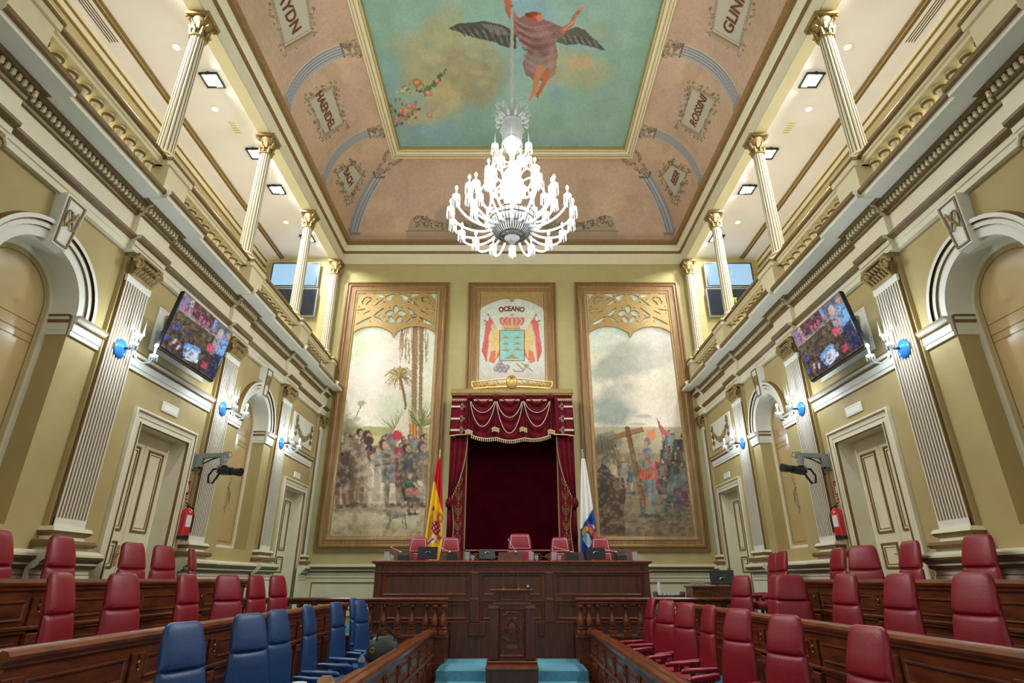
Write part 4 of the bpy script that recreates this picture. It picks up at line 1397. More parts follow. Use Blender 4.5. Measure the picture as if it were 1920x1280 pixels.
def person_paint(p, x, y, h, body, skin=(176, 140, 110), hair=(50, 38, 30), lean=0.0, arm=None, robe=False, w=1.0, legs=None):
    """one painted figure, feet at (x, y), height h in picture units"""
    hd = h / 7.2
    tx = x + lean * h
    dk = tuple(v * .62 for v in body); lt = tuple(min(255, v * 1.25) for v in body)
    sh = y - h + 1.5 * hd; hip = y - h * .47
    lc = legs or skin
    if robe:
        p.poly([(tx - hd * .9 * w, sh), (tx + hd * .9 * w, sh), (x + hd * 1.25 * w, y), (x - hd * 1.25 * w, y)], body, 1)
        p.poly([(tx - hd * .9 * w, sh), (tx - hd * .2, sh), (x - hd * .5, y), (x - hd * 1.25 * w, y)], dk, .6)
        p.line([(tx + hd * .3, sh + hd), (x + hd * .3, y - 2)], hd * .25, lt, .6)
    else:
        for k in (-1, 1):
            p.line([(x + k * hd * .45, hip), (x + k * hd * .6, (hip + y) / 2), (x + k * hd * .55, y - 1)], hd * .75, lc if k > 0 else tuple(v * .7 for v in lc), 1, hd * .42)
            p.line([(x + k * hd * .5, y - .8), (x + k * hd * .5 + hd * .6, y - .4)], hd * .4, dk, 1)
        p.poly([(tx - hd * w, sh), (tx + hd * w, sh), (x + hd * .75 * w, hip), (x + hd * .95 * w, hip + hd * 1.1), (x - hd * .95 * w, hip + hd * 1.1), (x - hd * .75 * w, hip)], body)
        p.poly([(tx - hd * w, sh), (tx - hd * .3, sh), (x - hd * .3, hip + hd), (x - hd * .95 * w, hip + hd * 1.1)], dk, .6)
    for k in (-1, 1):
        e = arm if (arm and k == arm[0]) else None
        if e: p.line([(tx + k * hd * .9, sh + hd * .3), (tx + k * hd * 1.6, sh + hd * 1.2), (tx + k * hd * e[1], sh + hd * e[2])], hd * .5, skin if not robe else body, 1, hd * .3)
        else: p.line([(tx + k * hd * .95, sh + hd * .2), (tx + k * hd * 1.15, sh + hd * 1.7), (tx + k * hd * .6, sh + hd * 2.6)], hd * .5, dk if k < 0 else body, 1, hd * .35)
    p.ell(tx - hd * .1, y - h + hd * .55, hd * .52, hd * .62, hair, 1, .35)
    p.ell(tx + hd * .12, y - h + hd * .66, hd * .34, hd * .46, skin, 1, .3)
    for q in range(6): p.line([(tx + (q - 2.5) * hd * .3, sh + hd), (x + (q - 2.5) * hd * .34, hip + hd)], hd * .13, lt if q % 2 else dk, .35)


def lowtint(p, v0, col, amp, sc, seed):
    n = fbm(p.U / sc, p.V / sc, seed)
    a = (np.clip((n - .45) / .25, 0, 1) * amp * np.clip((p.V - v0) / 25, 0, 1))[..., None]
    p.C = p.C * (1 - a) + np.array(col, float) * a


# left mural
T1 = framed('framed_mural', -4.6, 2.22, -1.72, 9.28, 'tall framed mural of palms and a gathered crowd, left of the canopy')
G = grid_plane(-4.26, -2.06, 2.54, 8.93, YB - .03, 230, 640)
U, V = topx(G)
p = Paint(U, V, (206, 216, 190), 2.4)
p.grad(545, (206, 226, 202), 640, (220, 228, 208)).grad(640, (220, 228, 208), 800, (234, 226, 202)).grad(800, (200, 184, 124), 870, (204, 188, 134)).grad(870, (198, 182, 136), 1010, (206, 194, 158))
p.ell(745, 655, 42, 50, (246, 236, 224), .9, .5, .3, .45, 2).ell(705, 700, 58, 40, (242, 230, 220), .85, .5, 0, .45, 3).ell(745, 590, 60, 24, (196, 216, 214), .6, .6, 0, .3, 4)
p.ell(680, 760, 60, 30, (236, 228, 214), .7, .5, 0, .4, 5).ell(712, 640, 30, 18, (236, 222, 206), .7, .6, 0, .4, 6).ell(765, 770, 60, 30, (196, 206, 174), .5, .6, 0, .4, 7).ell(670, 650, 26, 24, (204, 218, 186), .7, .7)
p.poly([(640, 806), (690, 798), (720, 802), (795, 808), (795, 816), (640, 816)], (150, 144, 104), .6)
p.ell(655, 800, 18, 20, (134, 132, 92), .7, .5, 0, .6, 8).line([(668, 780), (677, 760)], 1.5, (110, 96, 66)); p.ell(678, 756, 7, 5, (140, 126, 84), .7, .8, 0, .5)
r = random.Random(11)
for x, w in ((778, 10), (790, 7)):
    p.line([(x + 2, 560), (x, 650), (x - 2, 770), (x - 1, 880)], w, (150, 118, 86), 1)
    for k in range(34): p.line([(x - w * .4, 610 + k * 6), (x + w * .4, 613 + k * 6)], 1.2, (112, 84, 60), .5)
for k in range(60):
    x = r.uniform(750, 803); y = r.uniform(612, 660)
    p.line([(x + r.uniform(-2, 4), y - 18), (x, y), (x + r.uniform(-3, 3), y + r.uniform(10, 26))], 1.6, r.choice([(150, 112, 82), (176, 140, 110), (120, 94, 72)]), .6)
for k in range(90):
    a = r.uniform(0, 2 * PI); L = r.uniform(18, 31); a2 = a + r.uniform(-.1, .1)
    p.line([(749, 706), (749 + L * .6 * math.cos(a), 704 + L * .5 * math.sin(a) - 3), (749 + L * math.cos(a2), 706 + L * .75 * math.sin(a2) + 4)], 1.8, r.choice([(160, 132, 72), (120, 108, 64), (190, 164, 96), (96, 88, 58)]), .8, .6)
p.line([(750, 708), (757, 735), (764, 780)], 5, (126, 98, 68))
for cx, cy, n, L in ((745, 812, 60, 44), (790, 800, 70, 58)):
    for k in range(n):
        a = r.uniform(-2.8, -.35); l = L * r.uniform(.5, 1)
        p.line([(cx, cy), (cx + l * math.cos(a), cy + l * math.sin(a))], 2.2, r.choice([(120, 124, 76), (150, 150, 96), (86, 92, 58), (170, 166, 110)]), .8, .5)
p.poly([(728, 824), (756, 776), (764, 760), (778, 818), (772, 832), (735, 832)], (226, 218, 190)); p.poly([(764, 760), (780, 822), (770, 826)], (198, 180, 140)); p.poly([(768, 796), (780, 794), (782, 822), (770, 824)], (190, 120, 60), .8)
for k in range(5): p.line([(768 + k * 3, 796), (769 + k * 3, 824)], 1.4, (224, 190, 80) if k % 2 else (170, 50, 40))
p.ell(720, 1000, 130, 18, (150, 130, 92), .6, .6, 0, .4, 3)
PE = person_paint
for q in ((656, 946, 130, (92, 74, 62), .0, 1.35), (642, 950, 120, (76, 62, 54), 0, 1.4), (668, 948, 122, (120, 98, 78), 0, 1.3), (676, 900, 96, (150, 122, 92), 0, 1.2), (690, 932, 124, (184, 158, 120), .0, 1.3)):
    PE(p, q[0], q[1], q[2], q[3], (160, 122, 92), (42, 32, 28), 0, w=q[5])
for k in range(26):
    x = r.uniform(644, 800); y = 826 + r.uniform(-8, 10) - (8 if x < 665 else 0)
    p.line([(x, y + 6), (x + r.uniform(-2, 2), y + 26)], r.uniform(7, 11), r.choice([(150, 132, 110), (120, 104, 88), (176, 160, 136), (104, 88, 76), (136, 116, 96)]), .9)
    p.ell(x - 1, y - 1, 4.4, 5, r.choice([(84, 62, 48), (60, 46, 38), (110, 84, 62)]), .9, .4); p.ell(x + .8, y, 3, 3.8, (188, 152, 126), 1, .3)
p.ell(690, 830, 8, 11, (178, 140, 110)); p.ell(691, 826, 10, 8, (44, 34, 30)); p.ell(692, 842, 7, 9, (50, 38, 32))
PE(p, 708, 948, 112, (218, 204, 174), (186, 150, 122), (80, 56, 42), robe=True, w=1.1, arm=(1, 4, 2.4)); PE(p, 697, 944, 96, (206, 190, 158), (190, 152, 122), (84, 60, 44), robe=True); PE(p, 720, 940, 116, (226, 212, 186), (186, 150, 120), (70, 50, 38), robe=True, w=1.1)
PE(p, 736, 948, 134, (112, 108, 108), (130, 128, 126), (96, 96, 100), w=1.15, arm=(-1, -4.5, 2.6), legs=(150, 136, 112))
p.poly([(740, 838), (752, 836), (754, 880), (752, 916), (742, 912)], (156, 44, 64)); p.ell(745, 816, 10, 9, (190, 40, 64), .95, .4, .4, .4); p.line([(704, 872), (738, 868)], 3, (80, 80, 84))
PE(p, 764, 950, 118, (126, 104, 86), (190, 156, 130), (60, 44, 38), w=1.2); PE(p, 780, 948, 128, (92, 98, 108), (150, 146, 140), (120, 124, 130), w=1.3); PE(p, 792, 946, 118, (136, 120, 100), (180, 150, 124), (80, 60, 48), w=1.2)
PE(p, 772, 964, 78, (52, 86, 60), (196, 160, 132), (90, 60, 44), lean=-.06, w=1.5, arm=(1, 2.6, 2.4), legs=(176, 96, 104)); p.poly([(762, 914), (784, 914), (786, 932), (760, 932)], (172, 78, 84)); p.ell(787, 905, 7, 4, (224, 214, 190), 1, .4, .8)
p.poly([(722, 958), (738, 956), (756, 960), (762, 966), (752, 972), (738, 972), (730, 968), (724, 964)], (118, 114, 104))
for x, x2 in ((732, 728), (738, 724), (754, 756), (759, 762)): p.line([(x, 968), ((x + x2) / 2, 978), (x2, 990)], 2.6, (112, 106, 96))
p.ell(724, 958, 6, 4, (124, 118, 106), 1, .3, .3); p.line([(760, 964), (770, 968), (776, 962)], 1.4, (130, 120, 100))
p.ell(700, 952, 90, 8, (120, 100, 74), .5, .7, 0, .5, 5); lowtint(p, 815, (96, 78, 60), .35, 9, 5); lowtint(p, 815, (206, 190, 164), .5, 7, 15); p.C = p.C * .88 + np.array((190, 176, 150.)) * .12; p.noise(.045, 14, 5).noise(.06, 3, 6)
paint_mesh('canvas', G, p.C * 1.07, 'paint', T1, T1.location[:])
tracery(T1, -4.25, -2.09, 8.92, 7.60)

# right mural
T2 = framed('framed_mural', 1.72, 2.22, 4.6, 9.28, 'tall framed mural of a wooden cross and armoured men, right of the canopy')
G = grid_plane(2.06, 4.26, 2.54, 8.93, YB - .03, 230, 640)
U, V = topx(G)
p = Paint(U, V, (206, 214, 196), 2.4)
p.grad(545, (208, 224, 212), 660, (216, 226, 210)).grad(660, (226, 222, 204), 800, (238, 226, 208)).grad(800, (190, 180, 150), 850, (170, 156, 124)).grad(850, (150, 134, 102), 1010, (124, 104, 78))
p.ell(1150, 690, 42, 24, (170, 176, 164), .9, .5, -.3, .4, 2).ell(1190, 670, 50, 28, (182, 182, 172), .85, .5, .3, .4, 3).ell(1235, 660, 36, 30, (194, 190, 182), .8, .6, .2, .4, 4).ell(1150, 770, 38, 34, (152, 166, 156), .9, .5, 0, .4, 5).ell(1165, 735, 30, 20, (186, 186, 172), .7, .6, 0, .4, 6).ell(1230, 620, 44, 24, (214, 206, 202), .8, .5, 0, .4, 7).ell(1225, 740, 60, 30, (232, 220, 198), .7, .6, 0, .3, 8)
p.ell(1205, 780, 16, 3, (176, 170, 160), .6, .6).ell(1195, 795, 16, 3, (170, 166, 150), .6, .6)
p.poly([(1120, 815), (1150, 806), (1170, 830), (1120, 860)], (126, 130, 116), .7)
for k in range(5): p.line([(1126 + k * 6, 815 + k * 3), (1136 + k * 9, 880)], 1.2, (80, 66, 52))
lowtint(p, 810, (84, 72, 56), .8, 30, 12)
PE(p, 1215, 968, 128, (112, 120, 122), (132, 136, 138), (100, 106, 116), w=1.25, arm=(-1, -3, 1.5), legs=(96, 116, 118)); p.poly([(1202, 876), (1228, 876), (1234, 898), (1198, 898)], (196, 76, 66))
for k in range(6): p.line([(1201 + k * 5, 876), (1199 + k * 6, 898)], 1.2, (150, 44, 40))
p.line([(1206, 852), (1230, 878)], 5, (196, 96, 100)); p.poly([(1228, 862), (1238, 868), (1242, 920), (1230, 918)], (156, 44, 62)); p.ell(1220, 816, 9, 12, (226, 128, 84), .95, .4, .5, .4); p.ell(1214, 828, 6, 8, (110, 116, 128)); p.ell(1211, 832, 4, 5, (190, 140, 116))
r = random.Random(4)
for k in range(30):
    x = r.uniform(1240, 1288); y = 812 + (x - 1240) * .2 + r.uniform(0, 90)
    c = r.choice([(96, 100, 104), (130, 110, 96), (84, 76, 74), (150, 128, 112), (110, 70, 66), (70, 84, 84)])
    PE(p, x, y + 44, 52, c, (176, 146, 122), (60, 56, 54), w=1.4)
PE(p, 1255, 850, 44, (132, 148, 150), (170, 144, 120), (90, 96, 100), w=1.4); p.poly([(1232, 784), (1240, 798), (1254, 812), (1246, 818), (1236, 804)], (200, 84, 88)); p.line([(1231, 783), (1250, 840)], 1.3, (70, 50, 40))
p.poly([(1250, 900), (1262, 884), (1280, 888), (1290, 920), (1286, 950), (1262, 946), (1250, 930)], (92, 110, 116)); p.line([(1262, 930), (1246, 940), (1252, 970), (1240, 974)], 8, (78, 98, 100)); p.line([(1280, 940), (1272, 970)], 8, (74, 88, 92)); p.ell(1268, 882, 7, 8, (70, 76, 84)); p.poly([(1262, 916), (1290, 910), (1292, 950), (1266, 944)], (92, 60, 70), .8)
p.poly([(1124, 900), (1134, 878), (1150, 872), (1166, 888), (1174, 920), (1170, 960), (1172, 1000), (1126, 1002)], (72, 54, 44)); p.ell(1150, 880, 9, 10, (190, 160, 132)); p.ell(1158, 886, 8, 9, (206, 192, 170), .8)
p.poly([(1120, 884), (1130, 868), (1144, 880), (1138, 940), (1120, 960)], (60, 50, 44)); p.ell(1136, 862, 7, 7, (92, 100, 104)); PE(p, 1180, 925, 60, (84, 104, 116), (180, 150, 124), (120, 110, 96), w=1.3); PE(p, 1168, 915, 60, (160, 150, 134), (180, 150, 124), (150, 130, 110), w=1.3)
p.poly([(1145, 816), (1204, 799), (1207, 808), (1148, 825)], (150, 110, 70)); p.poly([(1171, 800), (1179, 799), (1212, 948), (1202, 951)], (120, 84, 54)); p.line([(1179, 800), (1211, 948)], 1.6, (84, 56, 36)); p.line([(1145, 825), (1207, 808)], 1.4, (96, 66, 42))
lowtint(p, 830, (70, 60, 48), .4, 9, 8); lowtint(p, 830, (168, 150, 120), .45, 6, 18); p.C = p.C * .9 + np.array((170, 156, 134.)) * .1
for k in range(60): p.ell(r.uniform(1130, 1300), r.uniform(955, 1003), r.uniform(3, 9), r.uniform(1.5, 3), r.choice([(150, 132, 98), (92, 78, 60), (128, 112, 84)]), .5, .5)
p.noise(.05, 14, 5).noise(.06, 3, 6)
paint_mesh('canvas', G, p.C * 1.07, 'paint', T2, T2.location[:])
tracery(T2, 2.09, 4.25, 8.92, 7.60)

# centre: coat of arms panel
T3 = framed('framed_crest', -1.22, 5.98, 1.22, 9.27, 'framed coat of arms panel lettered above the red canopy', .37)
G = grid_plane(-.88, .88, 6.3, 8.93, YB - .03, 200, 300)
U, V = topx(G)
p = Paint(U, V, (206, 216, 208), 1.0)
p.grad(675, (206, 212, 204), 712, (196, 184, 184)).tint((220, 222, 206), .4, 14, 3)
for k in (-1, 1):
    X = lambda x: 960 + k * (x - 960)
    p.line([(X(1003), 594), (X(985), 650)], 1.4, (90, 60, 40)); p.line([(X(1011), 606), (X(990), 655)], 1.4, (90, 60, 40))
    p.poly([(X(1005), 586), (X(1007), 591), (X(1001), 594)], (110, 84, 60)); p.poly([(X(1014), 598), (X(1012), 603), (X(1006), 603)], (110, 84, 60))
    p.poly([(X(1000), 595), (X(990), 612), (X(984), 625), (X(983), 665), (X(995), 681), (X(1010), 674), (X(1017), 658), (X(1012), 630), (X(1009), 604)], (206, 84, 84))
    p.poly([(X(994), 606), (X(984), 620), (X(983), 650), (X(990), 672), (X(1003), 664), (X(1004), 630)], (232, 190, 92)); p.poly([(X(990), 655), (X(1001), 660), (X(1003), 674), (X(992), 680)], (214, 96, 84))
    p.line([(X(996), 612), (X(994), 622)], 7, (214, 196, 150)); p.line([(X(995), 620), (X(1000), 640), (X(1003), 662), (X(1006), 678)], 8, (216, 196, 156), w2=4); p.line([(X(998), 640), (X(992), 652), (X(1000), 658)], 4, (206, 184, 140)); p.line([(X(996), 622), (X(986), 632)], 3.4, (216, 196, 156)); p.ell(X(995), 611, 4, 4.5, (208, 186, 140))
    p.line([(X(1008), 640), (X(1012), 660), (X(1008), 676)], 2.5, (176, 60, 66))
p.poly([(936, 618), (984, 618), (984, 677), (936, 677)], (120, 96, 60)); p.poly([(938, 620), (982, 620), (982, 675), (938, 675)], (128, 196, 190))
for cx, cy, w in ((949, 633, 6), (971, 633, 6), (948, 645, 6), (970, 645, 7), (948, 657, 7), (971, 656, 8), (960, 671, 12)):
    p.poly([(cx - w, cy), (cx - w * .3, cy - w * .45), (cx, cy - w * .75), (cx + w * .4, cy - w * .35), (cx + w, cy)], (160, 136, 84)); p.line([(cx - w, cy), (cx + w, cy)], 1, (96, 84, 60))
p.poly([(941, 605), (979, 605), (973, 617), (947, 617)], (190, 160, 104))
for k in range(-2, 3): p.ell(960 + k * 8.5, 602, 6, 8.5, (206, 96, 92), 1, .2, k * .25); p.line([(960 + k * 5, 613), (960 + k * 9.5, 602), (960 + k * 6, 594)], 1.5, (214, 184, 130))
p.line([(960, 613), (960, 588)], 3.4, (214, 190, 140)); p.line([(957, 590), (963, 590)], 1.6, (150, 110, 60)); p.line([(945, 616), (975, 616)], 3, (176, 140, 88)); p.ell(943, 613, 2, 2, (214, 184, 130))
for k, (x, y) in enumerate(((930, 692), (938, 694), (947, 694), (934, 686), (942, 686), (938, 680), (951, 688))): p.ell(x, y, 4.6, 5, (128, 116, 124)); p.ell(x - 1, y - 1, 2, 2, (180, 170, 176))
p.line([(968, 681), (982, 694)], 2, (130, 116, 112)); p.line([(962, 692), (966, 696), (980, 696), (984, 690)], 2.2, (134, 122, 118)); p.line([(978, 680), (998, 695)], 2, (130, 110, 100)); p.ell(987, 686, 4.5, 4, (160, 130, 110))
p.C = p.C * .76 + np.array((204, 196, 178.)) * .24
p.noise(.06, 5, 5).noise(.06, 1.5, 8)
paint_mesh('canvas', G, p.C * 1.07, 'paint', T3, T3.location[:])
vs, fs = text2d('OCEANO', .205, .010, .80)
b = MB(); pos = []
for a, c in vs:
    R = 1.6; th = a / R
    pos.append((-.01 + (R + c) * math.sin(th), YB - .034, 8.44 - R + (R + c) * math.cos(th) + 0.02))
b.add(pos, fs); b.build('lettering', 'letter', T3, T3.location[:], recalc=False)
out = [(-.86, 8.93), (-.86, 8.42)]
for i in range(13):
    a = i / 12; out.append((-.84 + .76 * a, 8.5 + .27 * math.sin(PI / 2 * a)))
out += [(-.06, 8.70), (0, 8.66), (.06, 8.70)]
for i in range(13):
    a = 1 - i / 12; out.append((.84 - .76 * a, 8.5 + .27 * math.sin(PI / 2 * a)))
out += [(.86, 8.42), (.86, 8.93)]
fill2d('tracery', [out], .03, 'tracery', lambda u, v, d: (u, YB - .06 + d, v), T3, T3.location[:])

# ------------------------------------------------------------------ canopy
T = thing('throne_canopy', 'crimson velvet canopy with gold fringe and carved gilt crest, centre back wall', 'canopy', (0, 13.6, 1.22))
o = T.location[:]
b = MB()
b.box(-1.43, 13.32, 5.72, 1.43, YB - .09, 5.80, 1)
b.frame(-1.50, 13.26, 1.50, YB - .08, [(.03, 5.78), (.0, 5.84), (.0, 5.93), (.03, 5.95), (.2, 5.95)], [0, 0, 0, 0], lambda u, w, d: (u, w, d))
b.box(-1.46, 13.3, 5.80, 1.46, YB - .1, 5.90, 0)
for k in range(60):
    b.box(-1.44 + k * .049, 13.275, 5.79, -1.42 + k * .049, 13.30, 5.825, 0)
b.build('cornice', ['embro', 'velvet'], T, o)
# crest
b = MB()
N = 40
zt = lambda x: 6.16 + .09 * math.cos(x / .95 * PI / 2) ** 2
zbm = lambda x: 5.97 + .05 * math.cos(x / .95 * PI / 2)
b.loft([[(x, 13.30, zt(x) - .03), (x, 13.34, zt(x) - .03), (x, 13.34, zt(x)), (x, 13.30, zt(x))] for x in [-.97 + 1.94 * i / N for i in range(N + 1)]])
b.loft([[(x, 13.29, zbm(x) - .025), (x, 13.35, zbm(x) - .025), (x, 13.35, zbm(x) + .015), (x, 13.29, zbm(x) + .015)] for x in [-.95 + 1.9 * i / N for i in range(N + 1)]])
for k in (-1, 1):
    b.tube([(k * .97, 13.32, 6.15), (k * 1.0, 13.32, 6.08), (k * .96, 13.32, 5.99)], .025, 6)
    for j in range(6):
        cx = k * (.24 + j * .125); r = .055
        zc = (zt(cx) + zbm(cx)) / 2
        b.tube([(cx + k * r * (1 - i / 20) * math.cos(i * .5 + j * PI), 13.32, zc + r * (1 - i / 20) * math.sin(i * .5 + j * PI) * 1.1) for i in range(16)], .012, 5)
        b.tube([(cx - k * .07, 13.32, zc + (-1) ** j * .07), (cx, 13.32, zc + (-1) ** j * .075), (cx + k * .07, 13.32, zc - (-1) ** j * .06)], .01, 5)
b.build('crest', 'gilt', T, o, smooth=True)
b = MB()
loops = []
for r, h in ((1.0, 0), (1.0, .03), (.94, .045), (.88, .035), (.80, .045), (.4, .06), (.02, .065)):
    loops.append([(-.01 + .135 * r * math.cos(2 * PI * j / 28), 13.27 - h, 6.115 + .175 * r * math.sin(2 * PI * j / 28)) for j in range(28)])
b.loft(loops)
b.tube([(-.06, 13.2, 6.12), (-.06, 13.2, 6.18), (.04, 13.2, 6.18), (.04, 13.2, 6.10), (-.01, 13.2, 6.05), (-.06, 13.2, 6.12)], .01, 5)
b.lathe([(.03, 0), (.045, .02), (.035, .045), (.01, .06)], (-.01, 13.21, 6.2), 10)
b.build('medallion', 'gilt', T, o, smooth=True)
# backdrop
b = MB(); b.box(-1.25, YB - .09, 1.24, 1.25, YB - .07, 5.72); b.build('backdrop', 'velvetd', T, o)
b = MB()
for k in (-1, 1):
    b.box(k * 1.09, YB - .1, 1.3, k * 1.12, YB - .088, 5.5)
b.box(-1.12, YB - .1, 2.24, 1.12, YB - .088, 2.27)
for k in (-1, 1):
    for j in range(9):       # embroidered scrolls up the side borders
        zc = 2.45 + j * .34
        for q in (-1, 1):
            b.tube([(k * 1.27 + q * (.03 + .05 * math.sin(i * .55) * (1 - i / 26)), YB - .10, zc + .13 * math.cos(i * .42) * (1 - i / 30)) for i in range(18)], .007, 4)
        b.tube([(k * 1.24, YB - .10, zc + .17), (k * 1.30, YB - .10, zc + .17)], .009, 4)
    b.tube([(k * 1.27, YB - .10, 2.2), (k * 1.27, YB - .10, 5.4)], .006, 4)
    for j in range(3):
        xc = k * (.22 + j * .32)
        for q in (-1, 1):
            b.tube([(xc + .13 * math.cos(i * .42) * (1 - i / 30), YB - .1, 2.12 + q * (.025 + .045 * math.sin(i * .55) * (1 - i / 26))) for i in range(18)], .007, 4)
b.box(-1.1, YB - .1, 2.115, 1.1, YB - .088, 2.125)
b.build('gold_border', 'embro', T, o)
for k in (-1, 1):
    b = MB(); b.box(k * 1.12, YB - .095, 1.24, k * 1.42, YB - .066, 5.7)
    b.build('side_border', 'velvet', T, o)


def sheet(b, fn, nu, nv, mi=0, th=.012):
    A = [[fn(i / (nu - 1), j / (nv - 1)) for i in range(nu)] for j in range(nv)]
    vs = [p for r_ in A for p in r_]; n = len(vs)
    back = [(p[0], p[1] + th, p[2]) for p in vs]
    fs = []
    for j in range(nv - 1):
        for i in range(nu - 1):
            a = j * nu + i
            fs.append((a, a + 1, a + nu + 1, a + nu)); fs.append((n + a, n + a + nu, n + a + nu + 1, n + a + 1))
    rim = [j * nu for j in range(nv)] + [(nv - 1) * nu + i for i in range(1, nu)] + [j * nu + nu - 1 for j in range(nv - 2, -1, -1)] + [i for i in range(nu - 2, 0, -1)]
    for a, c in zip(rim, rim[1:] + rim[:1]): fs.append((a, c, n + c, n + a))
    b.add(vs + back, fs, mi)


# valance: three swags between rosettes
b = MB()
nodes = [-1.02, -.39, .27, .93]
def zlow(x):
    return 4.80 - .10 * max(0, math.cos(x / 1.0 * PI / 2)) - .05 * abs(math.sin((x + 1.02) / .65 * PI))
def swag(k):
    xa, xb = nodes[k], nodes[k + 1]
    def fn(u, v):
        x = xa + (xb - xa) * u
        top = 5.70; z = top + (zlow(x) - top) * v
        sag = 4 * u * (1 - u)
        ph = (z + .55 * sag * (1 - .3 * v)) * 26
        amp = .042 * (1 - v * .75) * (.4 + sag)
        vert = .03 * math.sin(u * 18) * v
        y = 13.285 - amp * math.sin(ph) - vert - .05 * sag * (v * (1 - v)) * 3
        return (x, y, z)
    return fn
for k in range(3): sheet(b, swag(k), 40, 60)
for k, x in enumerate(nodes):
    def tail(u, v, x=x):
        hw = .035 + .06 * v
        a = (u - .5) * 2
        return (x + a * hw, 13.24 - .03 * math.cos(a * 7) - .02 * (1 - abs(a)), 5.72 - (.86 if k in (0, 3) else .80) * v)
    sheet(b, tail, 15, 14)
b.build('valance', 'velvet', T, o, smooth='all')
b = MB()
for x in nodes:
    b.lathe([(.02, -.07), (.075, -.03), (.085, .01), (.05, .06), (.01, .08)], (x, 13.24, 5.72), 12, flute=1, fd=.18)
b.build('rosette', 'velvet', T, o, smooth='all')
b = MB()
for k in (-1, 1):            # side panels of the valance
    b = MB()
    def sidep(u, v, k=k):
        x = k * (1.02 + .44 * u); return (x, 13.30 - .012 * math.sin(u * 20), 5.74 - .93 * v)
    sheet(b, sidep, 24, 12)
    b.add([(k * 1.46, 13.3, 5.74), (k * 1.46, YB - .1, 5.74), (k * 1.49, YB - .1, 4.78), (k * 1.49, 13.3, 4.78)], [(0, 1, 2, 3)])
    b.build('side_valance', 'velvet', T, o, smooth='all')
b = MB()
for k in range(3):
    xa, xb = nodes[k], nodes[k + 1]
    for dep, in_ in ((.40 if k == 1 else .28, .03), (.78 if k == 1 else .62, .01)):
        b.tube([(xa + in_ + (xb - xa - 2 * in_) * i / 16, 13.20 - .02 * math.sin(i / 16 * PI), 5.62 - dep * (1 - (2 * i / 16 - 1) ** 2) ** .8 - .02) for i in range(17)], .008, 5)
for k in (-1, 1):
    for zc in (5.5, 5.2, 4.92):
        b.box(k * 1.25, 13.282, zc - .022, k * 1.47, 13.29, zc + .022)
        for a0 in (0, PI / 2, -PI / 2):
            b.tube([(k * (1.21 - .0) + k * -.05 * math.cos(a0) + .026 * math.cos(i), 13.282, zc + .05 * math.sin(a0) + .026 * math.sin(i)) for i in range(7)], .006, 4)
b.build('cord', 'cord', T, o)


def fringe(b, pts, drop=.06, step=.035, yv=13.21):
    P = [Vector(q) for q in pts]
    b.tube(P, .013, 5)
    for a, c in zip(P, P[1:]):
        n = max(1, int((c - a).length / step))
        for i in range(n):
            q = a.lerp(c, (i + .5) / n)
            b.lathe([(.004, 0), (.010, -.015), (.013, -drop), (.001, -drop)], (q.x, q.y, q.z), 5)


b = MB()
fringe(b, [(x, 13.2, zlow(x) + .0) for x in [-.98 + 1.9 * i / 40 for i in range(41)]], .075, .045)
for a, c in ((-.93, -.47), (-.31, .19), (.35, .85)): fringe(b, [(a, 13.25, 5.66), (c, 13.25, 5.66)], .035, .03)
for k in (-1, 1):
    fringe(b, [(k * 1.1, 13.28, 5.68), (k * 1.45, 13.28, 5.68)], .045, .04)
    b.tube([(k * 1.02, 13.27, 4.815), (k * 1.3, 13.27, 4.80), (k * 1.47, 13.28, 4.78), (k * 1.49, 13.6, 4.78)], .014, 5)
for k, x in enumerate(nodes):
    z = 4.86 if k in (0, 3) else 4.92
    fringe(b, [(x - .09, 13.19, z + .01), (x - .03, 13.17, z + .04), (x + .03, 13.17, z + .02), (x + .09, 13.19, z + .0)], .09, .03)
b.build('fringe', 'fringe', T, o)
# side curtains, gathered at a tie-back
for k in (-1, 1):
    b = MB(); nu, nv = 26, 60
    def inner(z):
        if z > 3.25: return 1.06 + .36 * ((4.8 - z) / 1.55) ** 2.2
        return 1.40 - .12 * math.sin(min(1, (3.25 - z) / 1.2) * PI) * .5 - .02
    def cur(u, v, k=k):
        z = 4.80 - 3.5 * v
        xi = inner(z); xo = 1.475 + .0 * v
        if abs(z - 3.25) < .25: xo -= .0
        x = xi + (xo - xi) * u
        return (k * x, 13.42 - .03 * math.sin(u * 21 + .6 * v) - .03 * (1 - u), z)
    sheet(b, cur, nu, nv)
    cu = b.build('curtain', 'velvet', T, o, smooth='all')
    b = MB()
    pts = [(k * inner(z), 13.37, z) for z in [4.78 - 2.6 * i / 40 for i in range(41)]]
    for i, q in enumerate(pts):
        for zz2 in (0, .033):
            b.lathe([(.002, 0), (.014, .008), (.014, .018), (.002, .026)], (q[0], q[1], q[2] + zz2), 5)
    b.build('ball_fringe', 'fringe', T, o)
    b = MB(); b.lathe([(.01, -.13), (.07, -.09), (.085, 0), (.06, .08), (.02, .12)], (k * 1.44, 13.36, 3.25), 12, flute=1, fd=.2)
    b.lathe([(.03, -.12), (.05, -.3), (.06, -.75), (.01, -.75)], (k * 1.42, 13.38, 3.22), 10, flute=1, fd=.2)
    b.build('tie_back', 'velvet', T, o, smooth='all')

